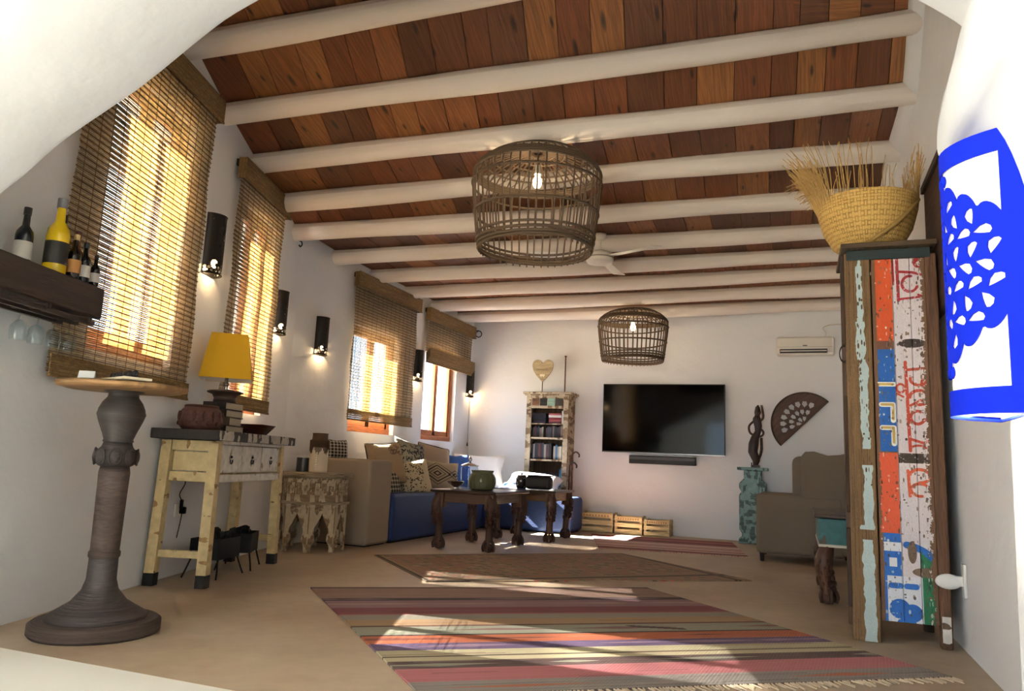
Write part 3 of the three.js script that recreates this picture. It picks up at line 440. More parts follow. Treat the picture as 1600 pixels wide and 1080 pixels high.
function cushion(px, py, x, w, h, t, turn, tilt, roll, m, label, edge) {
  const p = onX(px, py, x), c = thing('cushion', label, 'cushion', p);
  c.rotation.order = 'YXZ'; c.rotation.set(tilt, turn, roll);
  part('cover', pillowGeo(w, h, t), m, c);
  if (edge) { const pts = []; for (let k = 0; k < 40; k++) { const a = k / 40 * Math.PI * 2, q = Math.max(Math.abs(Math.cos(a)), Math.abs(Math.sin(a))); pts.push(V(Math.cos(a) / q * w * 0.485, Math.sin(a) / q * h * 0.485, 0)); } part('piping', tube(pts, 0.006, 80, 6, true), edge, c); }
}
const cm = (t, c = '#ffffff') => std({ map: cushionTex[t], color: c, roughness: 0.95, bumpMap: tWeave, bumpScale: 0.002 });
const mPiping = std({ color: '#2a2422', roughness: 0.8 });
cushion(524, 703, -4.27, 0.36, 0.21, 0.09, 1.5, -0.1, 0, cm('star'), 'small black and cream cushion resting on top of the sofa arm');
cushion(603, 724, -4.05, 0.46, 0.44, 0.15, 1.15, -0.3, 0.08, cm('beige'), 'plain tan cushion with dark piping against the sofa back', mPiping);
cushion(609, 756, -3.96, 0.3, 0.3, 0.1, 1.45, -0.25, 0, cm('star', '#e8e2d4'), 'small black and cream cushion tucked behind the sofa arm');
cushion(640, 719, -4.1, 0.46, 0.46, 0.14, 1.3, -0.3, -0.2, cm('leaf', '#a9b0b4'), 'dark leaf patterned cushion standing behind the speckled one');
cushion(646, 748, -3.9, 0.42, 0.42, 0.15, 1.0, -0.35, 0.1, cm('speck'), 'sand cushion speckled with black dashes');
cushion(678, 722, -4.08, 0.46, 0.42, 0.15, 1.1, -0.35, -0.18, cm('plain'), 'mauve-brown plain cushion with dark edge above the diamond one', mPiping);
cushion(688, 745, -3.92, 0.5, 0.38, 0.14, 0.95, -0.35, -0.08, cm('diamond'), 'kilim cushion with black nested diamonds');
cushion(713, 736, -4.1, 0.44, 0.44, 0.15, 1.0, -0.3, 0, std({ color: '#123f7d', roughness: 0.9, bumpMap: tWeave, bumpScale: 0.002 }), 'plain navy blue cushion beside the kilim diamonds');
{ // pillows and a folded throw on the return
  const mW = std({ color: '#f0eee8', roughness: 0.95, bumpMap: tNoise, bumpScale: 0.01 });
  const p1 = thing('pillow', 'large white pillow leaning upright in the sofa corner', 'pillow', V(-4.02, 0.7, -9.42)); p1.rotation.set(-0.35, 0.3, 0.1); part('cover', pillowGeo(0.7, 0.46, 0.18), mW, p1);
  const p2 = thing('pillow', 'plump white pillow lying flat before the bookcase', 'pillow', V(-3.2, 0.575, -9.335)); p2.rotation.set(-1.1, 0.1, 0.05); part('cover', pillowGeo(0.72, 0.36, 0.2), mW, p2);
  const th = pillowGeo(0.62, 0.26, 0.1, 18), q = th.attributes.position; for (let i = 0; i < q.count; i++) q.setZ(i, q.getZ(i) + 0.018 * Math.sin(q.getX(i) * 31) * Math.cos(q.getY(i) * 27)); th.computeVertexNormals();
  const bt = canvasTex(128, 128, (g, w) => { g.fillStyle = '#2f62b8'; g.fillRect(0, 0, w, w); for (let k = 0; k < 60; k++) { g.fillStyle = pick(['#cfdcf0', '#7f9fd6', '#1d468f']); g.beginPath(); g.arc(rr(0, w), rr(0, w), rr(2, 8), 0, 7); g.fill(); } });
  const bl = solo('throw_blanket', th, std({ map: bt, roughness: 0.9 }), 'crumpled blue and white throw in front of the flat pillow', 'blanket', V(-3.22, 0.515, -8.98)); bl.rotation.set(-1.35, 0, 0.06);
  const gf = solo('folded_cloth', box(0.3, 0.05, 0.2, 0, 0.025, 0, 'x', 0.02), std({ color: '#27412c', roughness: 0.9 }), 'dark green folded cloth at the seat edge', 'cloth', V(-3.68, 0.437, -9.06), 0.1);
}

// ---------- two low carved tables ----------
const mCarved = mWood('#58392a', 0.5, { bumpScale: 0.006 }), mTop = mWood('#3c2a21', 0.28), mApron = mWood('#6b4a30', 0.6);
function carvedLeg(H, dx, dz) { // cabriole leg with ball-and-claw foot, leaning its knee outwards
  const g = [], P = [[0.0, H], [0.018, H - 0.06], [0.026, H - 0.12], [0.016, H - 0.22], [0.004, H - 0.32], [0.0, 0.09]].map(([o, y]) => V(dx * o, y, dz * o)), R = [0.04, 0.05, 0.052, 0.04, 0.033, 0.036];
  const cv = new THREE.CatmullRomCurve3(P), n = 16, m = 12, pos = [], idx = [], uv = [];
  for (let j = 0; j <= n; j++) { const t = j / n, c = cv.getPoint(t), k = t * (R.length - 1), a = Math.floor(Math.min(k, R.length - 1.001)), r = lerp(R[a], R[a + 1], k - a); for (let i = 0; i <= m; i++) { const th = i / m * Math.PI * 2, rr2 = r * (1 + 0.09 * Math.cos(4 * th)); pos.push(c.x + rr2 * Math.cos(th), c.y, c.z + rr2 * Math.sin(th)); uv.push(c.y, i / m * 0.3); } }
  for (let j = 0; j < n; j++) for (let i = 0; i < m; i++) { const a = j * (m + 1) + i, b = a + 1, c = a + m + 1, d = c + 1; idx.push(a, c, b, b, c, d); }
  const s = new THREE.BufferGeometry(); s.setAttribute('position', new THREE.Float32BufferAttribute(pos, 3)); s.setAttribute('uv', new THREE.Float32BufferAttribute(uv, 2)); s.setIndex(idx); s.computeVertexNormals(); g.push(s);
  for (let j = 0; j < 6; j++) for (let i = 0; i < 6; i++) { const y = H - 0.1 - j * 0.035, c = cv.getPoint(Math.min(1, (H - y) / (H - 0.09))), a = i * Math.PI / 3 + (j % 2) * 0.5; g.push(new THREE.SphereGeometry(0.014, 6, 5).scale(1, 1.4, 1).translate(c.x + 0.043 * Math.cos(a), y, c.z + 0.043 * Math.sin(a))); }
  return g;
}
function clawFoot() { const g = [new THREE.SphereGeometry(0.05, 14, 10).scale(1, 0.85, 1).translate(0, 0.043, 0)]; for (let i = 0; i < 5; i++) { const a = i * Math.PI * 2 / 5; g.push(tube([V(0.022 * Math.cos(a), 0.115, 0.022 * Math.sin(a)), V(0.048 * Math.cos(a), 0.08, 0.048 * Math.sin(a)), V(0.058 * Math.cos(a), 0.045, 0.058 * Math.sin(a)), V(0.048 * Math.cos(a), 0.012, 0.048 * Math.sin(a))], 0.012, 8, 6)); } return g; }
function lowTable(x0, x1, z0, z1, H, label) {
  const t = thing('coffee_table', label, 'coffee table', V((x0 + x1) / 2, 0, (z0 + z1) / 2)), w = x1 - x0, d = z1 - z0;
  part('table_top', box(w + 0.16, 0.026, d + 0.16, 0, H - 0.013, 0, 'z', 0.008), mTop, t);
  for (const [sx, sz] of [[-1, 1], [1, 1], [-1, -1], [1, -1]]) {
    const l = part('leg', carvedLeg(H - 0.03, sx, sz).map((g) => g.translate(sx * w / 2, 0, sz * d / 2)), mCarved, t); part('claw_foot', clawFoot().map((g) => g.translate(sx * w / 2, 0, sz * d / 2)), mCarved, l);
    part('leg_block', box(0.085, 0.14, 0.085, sx * w / 2, H - 0.097, sz * d / 2, 'y', 0.004), mApron, t);
  }
  for (const s of [-1, 1]) { part('apron', box(w - 0.08, 0.085, 0.022, 0, H - 0.075, s * d / 2, 'x', 0.003), mApron, t); part('apron', box(0.022, 0.085, d - 0.08, s * w / 2, H - 0.075, 0, 'z', 0.003), mWood('#b5a78e', 0.55), t); }  // side aprons paler: the light falling on them is put into the colour
  return t;
}
lowTable(-3.18, -2.67, -7.36, -6.58, 0.55, 'carved claw-foot coffee table holding the olive pot');
lowTable(-3.1, -2.5, -8.46, -7.86, 0.545, 'carved claw-foot coffee table holding the black pouch, behind the other');
{
  const pt = thing('olive_pot', 'bulbous olive green glazed pot with pale emblem', 'pot', V(-2.87, 0.551, -6.83));
  part('body', lathe([[0, 0], [0.1, 0], [0.118, 0.02], [0.13, 0.07], [0.126, 0.12], [0.105, 0.155], [0.1, 0.165], [0.112, 0.185], [0.108, 0.19], [0.094, 0.17], [0.11, 0.1], [0.09, 0.03], [0, 0.03]], 40), std({ color: '#4f5238', roughness: 0.4, bumpMap: tNoise, bumpScale: 0.004 }), pt);
  part('emblem', [new THREE.CylinderGeometry(0.012, 0.012, 0.006, 6).rotateX(Math.PI / 2).translate(0.04, 0.09, 0.127), new THREE.ConeGeometry(0.009, 0.02, 5).rotateY(0).translate(0.04, 0.11, 0.126)], std({ color: '#c9c6a8', roughness: 0.5 }), pt);
  part('ribs', Array.from({ length: 14 }, (_, k) => { const a = k / 14 * Math.PI * 2; return tube([V(0.118, 0.02, 0), V(0.1315, 0.07, 0), V(0.127, 0.12, 0), V(0.106, 0.155, 0)], 0.003, 8, 5).rotateY(a); }), std({ color: '#5a5d40', roughness: 0.4 }), pt);
  const gl = new THREE.MeshPhysicalMaterial({ color: '#dfe9f5', transmission: 1, thickness: 0, roughness: 0.03 }), chrome = std({ color: '#d6d8dc', roughness: 0.12, metalness: 1 });
  const dm = thing('glass_jar', 'tall clear glass jar with silver knob lid', 'jar', V(-3.09, 0.551, -7.02));
  part('jar', lathe([[0, 0], [0.08, 0], [0.086, 0.02], [0.086, 0.2], [0.075, 0.225]], 32), gl, dm); part('lid', lathe([[0.088, 0.222], [0.09, 0.232], [0.05, 0.25], [0.014, 0.258], [0.01, 0.275], [0, 0.276]], 32), chrome, dm); part('knob', [new THREE.SphereGeometry(0.02, 14, 10).translate(0, 0.29, 0), new THREE.ConeGeometry(0.012, 0.025, 10).translate(0, 0.318, 0)], chrome, dm);
  const cb = solo('silver_bowl', lathe([[0, 0], [0.045, 0], [0.05, 0.006], [0.02, 0.02], [0.06, 0.045], [0.085, 0.075], [0.08, 0.075], [0.05, 0.045], [0, 0.03]], 30), chrome, 'small shiny silver footed bowl beside the olive pot', 'bowl', V(-3.1, 0.551, -6.72));
  const pz = thing('leather_pouch', 'black leather pouch with folded top on the rear coffee table', 'pouch', V(-2.68, 0.546, -8.0)); part('body', box(0.3, 0.15, 0.14, 0, 0.076, 0, 'x', 0.045), std({ color: '#191615', roughness: 0.55, bumpMap: tNoise, bumpScale: 0.01 }), pz); part('flap', box(0.29, 0.012, 0.16, 0, 0.152, 0.01, 'x', 0.005), std({ color: '#211d1b', roughness: 0.5 }), pz);
  const pl = thing('trinket', 'black and white speckled round ornament beside the black pouch', 'ornament', V(-2.9, 0.546, -8.04)); const st = canvasTex(128, 128, (g, w) => { g.fillStyle = '#17181a'; g.fillRect(0, 0, w, w); g.fillStyle = '#e8e6e0'; for (let k = 0; k < 70; k++) g.fillRect(rr(0, w), rr(0, w), rr(3, 8), rr(3, 8)); }); part('body', lathe([[0, 0], [0.05, 0], [0.066, 0.04], [0.066, 0.11], [0.045, 0.15], [0, 0.155]], 28), std({ map: st, roughness: 0.4 }), pl); part('lid_knob', new THREE.SphereGeometry(0.014, 10, 8).translate(0, 0.165, 0), std({ color: '#222', roughness: 0.4 }), pl);
}

// ---------- bookcase ----------
const mShelf = std({ color: '#ffffff', map: flake('#b8a88d', '#7c6449', 0.42, 61), roughness: 0.85 });
{
  const x0 = -3.42, x1 = -2.83, zf = -9.57, D = 0.3, H = 1.77, W = x1 - x0, cx = (x0 + x1) / 2, k = thing('bookcase', 'tall narrow bookcase of weathered pale wood full of books', 'bookcase', V(cx, 0, zf - D / 2));
  const sw = 0.07;
  for (const s of [-1, 1]) { part('side_panel', box(0.03, H, D, s * (W / 2 - 0.015), H / 2, 0, 'y', 0.003), mShelf, k); part('stile', box(sw, H - 0.02, 0.03, s * (W / 2 - sw / 2), H / 2, D / 2, 'y', 0.004), mShelf, k); }
  part('cornice', [box(W + 0.09, 0.03, D + 0.08, 0, H, 0.01, 'x', 0.008), box(W + 0.05, 0.02, D + 0.05, 0, H - 0.025, 0.01, 'x', 0.004)], mShelf, k);
  part('back_panel', box(W - 0.05, H - 0.04, 0.015, 0, H / 2, -D / 2 + 0.01, 'y'), mWood('#6a5542', 0.85), k);
  part('frieze', box(W - 2 * sw, 0.17, 0.025, 0, H - 0.12, D / 2, 'x', 0.003), mShelf, k);
  for (let i = 0; i < 4; i++) part('carved_tile', box(0.1, 0.1, 0.012, -0.165 + i * 0.11, H - 0.12, D / 2 + 0.014, 'x', 0.004), std({ color: ['#8a6248', '#33302c', '#9fc2ad', '#4a3f36'][i], roughness: 0.8, map: tGrain }), k);
  const ys = [0.12, 0.52, 0.88, 1.17, 1.36];
  for (const y of ys) part('shelf', box(W - 0.05, y > 1.3 ? 0.012 : 0.022, D - 0.03, 0, y, 0.0, 'x'), mShelf, k);
  part('base_rail', box(W - 2 * sw, 0.1, 0.025, 0, 0.06, D / 2, 'x', 0.003), mShelf, k);
  // books: upright rows and lying stacks
  const row = (yb, a, b, hMin, hMax, cols, label, group) => { let x = a; while (x < b) { const t = rr(0.018, 0.034), h = rr(hMin, hMax), d = rr(0.13, 0.18); if (x + t > b) break; solo('book', box(t - 0.0015, h, d, 0, h / 2, 0), std({ color: pick(cols), roughness: 0.7 }), label, 'book', V(cx + x + t / 2, yb + 0.0005, zf - 0.05 - d / 2), 0, group); x += t; } };
  const stack = (yb, xc, n, w, cols, label, group) => { let y = yb + 0.0005; for (let i = 0; i < n; i++) { const t = rr(0.02, 0.034), ww = w * rr(0.88, 1); const g = box(ww, t - 0.001, 0.15, 0, t / 2, 0); solo('book', g, std({ color: pick(cols), roughness: 0.7 }), label, 'book', V(cx + xc, y, zf - 0.13), rr(-0.05, 0.05), group); y += t; } };
  const dark = ['#2a2230', '#3a2c2b', '#1f2b3d', '#54302a', '#3c3a44', '#6d5f58', '#8b8276', '#22242a'], pale = ['#c9c0ae', '#9a8f80', '#4c6e86', '#3fa0a8', '#5bb3bd', '#dcd6c8'], blues = ['#6aa3c9', '#86b8d6', '#4f86b4', '#b9cfdd'];
  stack(1.367, -0.13, 5, 0.19, ['#2a2a35', '#8a8f9c', '#3a3350', '#22303f'], 'dark book lying in the left pile of the top bay', 'books in the left pile of the top bay');
  stack(1.367, 0.09, 5, 0.18, ['#8a2f38', '#a9555a', '#e6dfd6', '#5c2b3a'], 'reddish book lying in the right pile of the top bay', 'books in the right pile of the top bay');
  row(1.367, 0.185, 0.225, 0.15, 0.17, ['#d8d4cc'], 'pale book standing at the right end of the top bay', 'pale book of the top bay');
  row(1.182, -0.21, -0.04, 0.12, 0.15, dark, 'dark brown book standing at the left of the second bay', 'books at the left of the second bay');
  row(1.182, -0.03, 0.22, 0.12, 0.165, [...dark, '#9a9270', '#6c6a54'], 'narrow book standing at the right of the second bay', 'books at the right of the second bay');
  row(0.892, -0.22, 0.08, 0.19, 0.225, dark, 'dark spined book standing in the third bay', 'dark books of the third bay');
  row(0.892, 0.085, 0.22, 0.16, 0.2, pale, 'pale or turquoise book standing in the third bay', 'pale books of the third bay');
  stack(0.532, -0.1, 8, 0.2, ['#2b2835', '#c9c6c6', '#443a4a', '#34303a'], 'book lying in the left pile of the fourth bay', 'left pile of the fourth bay');
  stack(0.532, 0.08, 7, 0.17, ['#3a3444', '#8d4b4b', '#5c4a5a', '#b7a9a4'], 'book lying in the middle pile of the fourth bay', 'middle pile of the fourth bay');
  row(0.532, 0.172, 0.225, 0.22, 0.28, blues, 'light blue book standing at the right of the fourth bay', 'blue books of the fourth bay');
  // heart on a stand and a tall incense stick on top
  const hs = new THREE.Shape(); hs.moveTo(0, -0.14); hs.bezierCurveTo(-0.05, -0.09, -0.13, -0.02, -0.13, 0.06); hs.bezierCurveTo(-0.13, 0.14, -0.03, 0.15, 0, 0.08); hs.bezierCurveTo(0.03, 0.15, 0.13, 0.14, 0.13, 0.06); hs.bezierCurveTo(0.13, -0.02, 0.05, -0.09, 0, -0.14);
  const ht = thing('heart_ornament', 'pale wooden heart on a thin stand atop the bookcase', 'ornament', V(cx - 0.13, H + 0.0155, zf - 0.13));
  part('heart', ext(hs, 0.025, 0.004, 10).scale(1.15, 1.15, 1).translate(0, 0.31, -0.012), mWood('#d9c39a', 0.8), ht); part('stem', cyl(0.006, 0.006, 0.17, 0, 0.09, 0, 8), mWood('#6d5a45', 0.8), ht); part('stand_base', box(0.11, 0.014, 0.05, 0, 0.007, 0, 'x', 0.003), mWood('#b99f78', 0.8), ht);
  part('lettering', [[-0.06, 0.32, 0.05], [0.0, 0.32, 0.05], [0.055, 0.325, 0.04]].map(([x, y, w]) => box(w, 0.008, 0.003, x, y, 0.014)), std({ color: '#7a6244', roughness: 0.9 }), ht); part('small_hearts', [-0.016, 0.016].map((x) => ext(hs, 0.008, 0, 6).scale(0.16, 0.16, 1).translate(x, 0.235, 0.012)), std({ color: '#f3ead6', roughness: 0.8 }), ht);
  solo('incense_stick', [cyl(0.009, 0.009, 0.5, 0, 0.255, 0, 10), box(0.06, 0.008, 0.06, 0, 0.004, 0), cyl(0.016, 0.016, 0.015, 0, 0.5, 0, 10)], mWood('#7d4f3c', 0.7), 'tall thin reddish stick standing atop the bookcase', 'stick', V(cx + 0.19, H + 0.0155, zf - 0.13));
  // canes against its side
  const cn = (x, z, h, lab, col) => { const c = thing('walking_cane', lab, 'cane', V(x, 0, z)); part('shaft', cyl(0.011, 0.009, h, 0, h / 2, 0, 10), mWood(col, 0.5), c); part('crook', tube([V(0, h - 0.01, 0), V(0.004, h + 0.05, 0), V(0.05, h + 0.085, 0), V(0.095, h + 0.05, 0), V(0.092, h + 0.015, 0)], 0.011, 20, 8), mWood(col, 0.5), c); };
  cn(-2.79, -9.55, 0.78, 'dark walking cane with curved crook beside the bookcase', '#2c2019'); cn(-2.79, -9.66, 0.92, 'taller reddish walking cane behind the dark one', '#6a3f28');
}

// ---------- wooden crates on the floor ----------
const mCrate = mWood('#e6d0a0', 0.8);
[[905, 957, 'pale slatted wooden crate nearest the bookcase'], [960, 1003, 'pale slatted wooden crate in the middle of the row'], [1006, 1046, 'smallest pale slatted wooden crate, under the television']].forEach(([a, b, lab], i) => {
  const zf = -9.58, A = onZ(a, 820, zf), B = onZ(b, 822, zf), W = B.x - A.x, H = 0.25 - i * 0.022, D = 0.28, c = thing('wooden_crate', lab, 'crate', V((A.x + B.x) / 2, 0, zf - D / 2));
  for (const s of [1, -1]) for (let k = 0; k < 3; k++) part('slat', box(W, H * 0.22, 0.012, 0, H * (0.16 + 0.34 * k), s * (D / 2 - 0.006), 'x', 0.002), mCrate, c);
  for (const s of [1, -1]) for (let k = 0; k < 3; k++) part('end_slat', box(0.012, H * 0.22, D - 0.03, s * (W / 2 - 0.02), H * (0.16 + 0.34 * k), 0, 'z'), mCrate, c);
  for (const [sx, sz] of [[1, 1], [1, -1], [-1, 1], [-1, -1]]) part('corner_post', box(0.03, H, 0.03, sx * (W / 2 - 0.016), H / 2, sz * (D / 2 - 0.028), 'y'), mCrate, c);
  part('bottom', box(W - 0.02, 0.01, D - 0.02, 0, 0.008, 0, 'x'), mCrate, c);
  part('stencil', Array.from({ length: 9 }, (_, k) => box(W * 0.05, 0.022, 0.002, -W * 0.36 + k * W * 0.09, H * 0.84, D / 2 + 0.0005)), std({ color: '#8a6a3c', roughness: 0.9 }), c);
});

// ---------- television, sound bar, air conditioner, lattice, hook ----------
{
  const a = onZ(943, 600, -9.84), b = onZ(1133, 713, -9.84), W = b.x - a.x, H = a.y - b.y, cx = (a.x + b.x) / 2, cy = (a.y + b.y) / 2;
  const tv = thing('television', 'large black flat television mounted on the back wall', 'television', V(cx, cy, -9.9));
  part('bezel', box(W, H, 0.05, 0, 0, 0.035, 'x', 0.006), std({ color: '#08080a', roughness: 0.35 }), tv); part('panel', box(W - 0.02, H - 0.03, 0.003, 0, 0.003, 0.0612), new THREE.MeshPhysicalMaterial({ color: '#020203', roughness: 0.08, specularIntensity: 0.35 }), tv); part('bottom_strip', box(W, 0.008, 0.01, 0, -H / 2 + 0.003, 0.058), std({ color: '#9a9a9c', roughness: 0.3, metalness: 0.8 }), tv); part('wall_mount', box(0.4, 0.3, 0.02, 0, 0, 0.01), mIron, tv);
  const p = onZ(983, 710, -9.82), q = onZ(1087, 727, -9.82), sb = thing('sound_bar', 'slim black sound bar fixed below the television', 'speaker', V((p.x + q.x) / 2, (p.y + q.y) / 2 - 0.01, -9.9));
  part('body', box(q.x - p.x, 0.105, 0.09, 0, 0, 0.045, 'x', 0.01), std({ color: '#0b0b0c', roughness: 0.5 }), sb); part('grille', box(q.x - p.x - 0.02, 0.035, 0.004, 0, 0.02, 0.0915), std({ color: '#4b4d50', roughness: 0.6 }), sb);
  const c = onZ(1213, 527, -9.72), d = onZ(1304, 554, -9.72), aw = d.x - c.x, ah = c.y - d.y, ac = thing('air_conditioner', 'white split air conditioner high on the back wall', 'air conditioner', V((c.x + d.x) / 2, (c.y + d.y) / 2, -9.9)), mAc = std({ color: '#ece7dc', roughness: 0.4 });
  part('housing', box(aw, ah, 0.19, 0, 0, 0.096, 'x', 0.03), mAc, ac); part('outlet', box(aw * 0.82, 0.05, 0.02, -0.02, -ah / 2 + 0.045, 0.186), std({ color: '#151515', roughness: 0.6 }), ac); part('louvre', box(aw * 0.8, 0.012, 0.03, -0.02, -ah / 2 + 0.045, 0.2, 'x', 0.003), mAc, ac); part('badge', box(0.05, 0.012, 0.003, 0, 0.0, 0.192), std({ color: '#555', roughness: 0.4 }), ac);
  part('front_seam', box(aw - 0.02, 0.004, 0.004, 0, -0.015, 0.1915), std({ color: '#b9b4a8', roughness: 0.6 }), ac);
  solo('air_conditioner_cable', tube([V(0, 0, 0), V(0.02, 0.09, 0), V(-0.01, 0.15, 0), V(0.08, 0.19, 0), V(0.3, 0.195, 0)], 0.007, 24), std({ color: '#d8d2c6', roughness: 0.6 }), 'thin white cable curling above the air conditioner', 'cable', V((c.x + d.x) / 2 + 0.22, c.y - 0.02, -9.885));
  // half-round lattice
  const e = onZ(1220, 697, -9.86), f = onZ(1295, 628, -9.86), L = e.distanceTo(f), R = L / 2, sh = new THREE.Shape(); sh.absarc(0, 0, R, 0, Math.PI, false); sh.closePath();
  for (let ring = 0; ring < 3; ring++) { const n = [3, 6, 8][ring], r0 = [0.06, 0.27, 0.5][ring] * R, r1 = [0.22, 0.44, 0.7][ring] * R; for (let k = 0; k < n; k++) { const a0 = 0.25 + (Math.PI - 0.5) * (k + 0.09) / n, a1 = 0.25 + (Math.PI - 0.5) * (k + 0.91) / n, am = (a0 + a1) / 2, rm = (r0 + r1) / 2, q2 = (a, r) => new THREE.Vector2(r * Math.cos(a), r * Math.sin(a) + 0.03 * R); sh.holes.push(new THREE.Path([q2(a0, rm), q2(am, r0), q2(a1, rm), q2(am + (a1 - am) * 0.6, r1), q2(am - (am - a0) * 0.6, r1)])); } }
  const lt = thing('lattice_fan', 'half-round brown wooden lattice hung tilted on the wall', 'wall art', V((e.x + f.x) / 2, (e.y + f.y) / 2, -9.9)); lt.rotation.z = Math.atan2(f.y - e.y, f.x - e.x);
  part('lattice', ext(sh, 0.03, 0.001, 20), mWood('#5f4133', 0.6), lt); const rim = []; for (let k = 0; k <= 24; k++) { const a0 = Math.PI * k / 24; rim.push(V(R * 0.985 * Math.cos(a0), R * 0.985 * Math.sin(a0), 0.032)); } part('rim', tube(rim, 0.01, 40, 6), mWood('#4d3429', 0.6), lt);
  const hk = onZ(745, 520, -9.88), ho = thing('wall_hook', 'black iron hook with ring high in the far corner', 'hook', V(hk.x + 0.02, hk.y, -9.9)); part('arm', [bar(V(-0.06, 0.03, 0), V(0.02, 0.02, 0.06), 0.008)], mIron, ho); part('ring', new THREE.TorusGeometry(0.045, 0.007, 6, 24).translate(0.03, -0.03, 0.06), mIron, ho);
}

// ---------- turquoise pedestal with carved figure ----------
{
  const x = -0.52, z = -9.7, H = 0.9, p = thing('turquoise_pedestal', 'slim pedestal in flaking turquoise paint', 'pedestal', V(x, 0, z)), mT = std({ color: '#ffffff', map: flake('#86a9aa', '#58716f', 0.46, 71, '#3a4644'), roughness: 0.85 });
  const sh = poly([[-0.16, 0], [0.16, 0], [0.16, 0.05], [0.125, 0.08], [0.125, 0.12], [0.155, 0.16], [0.155, 0.56], [0.13, 0.6], [0.155, 0.65], [0.155, 0.7], [0.1, 0.76], [0.1, 0.86], [-0.1, 0.86], [-0.1, 0.76], [-0.155, 0.7], [-0.155, 0.65], [-0.13, 0.6], [-0.155, 0.56], [-0.155, 0.16], [-0.125, 0.12], [-0.125, 0.08], [-0.16, 0.05]]);
  part('post', ext(sh, 0.24, 0.012).translate(0, 0, -0.12), mT, p); part('cap', box(0.35, 0.035, 0.3, 0, 0.878, 0, 'x', 0.006), mT, p); part('face_panel', box(0.2, 0.32, 0.015, 0, 0.36, 0.122, 'y', 0.004), mT, p);
  const f = thing('carved_figure', 'slender dark wooden carved dancing figure', 'statue', V(x + 0.03, 0.8965, z)), m = std({ color: '#2a1712', roughness: 0.45 });
  const body = [[0, 0, 0.03], [0.01, 0.06, 0.045], [-0.03, 0.16, 0.055], [-0.02, 0.25, 0.06], [-0.005, 0.32, 0.05], [0.03, 0.4, 0.035], [0.035, 0.47, 0.045], [0.02, 0.55, 0.05], [0.025, 0.6, 0.03], [0.03, 0.64, 0.04], [0.03, 0.69, 0.03], [0.035, 0.73, 0.008]];
  const g = []; for (let i = 0; i < body.length - 1; i++) { const [a, b, r] = body[i], [c, d, r2] = body[i + 1]; g.push(bar(V(a, b + 0.03, 0), V(c, d + 0.03, 0), r, 12, r2), new THREE.SphereGeometry(r, 12, 8).translate(a, b + 0.03, 0)); }
  part('body', g, m, f); part('raised_arm', tube([V(0.05, 0.56, 0), V(0.09, 0.6, 0.01), V(0.085, 0.7, 0), V(0.075, 0.76, 0)], 0.014, 14, 8), m, f); part('bent_arm', tube([V(-0.02, 0.56, 0), V(-0.07, 0.5, 0.01), V(-0.06, 0.42, 0.02), V(0, 0.38, 0.03)], 0.013, 14, 8), m, f); part('swirl', [new THREE.TorusGeometry(0.045, 0.012, 8, 20).translate(0.05, 0.42, 0.01), tube([V(0.07, 0.36, 0), V(0.07, 0.2, 0.02), V(0.03, 0.08, 0)], 0.016, 14, 8)], m, f); part('spike', cyl(0.006, 0.006, 0.06, -0.045, 0.03, 0, 8), mIron, f); part('plinth', box(0.1, 0.03, 0.09, 0, 0.0155, 0, 'x', 0.004), m, f);
}

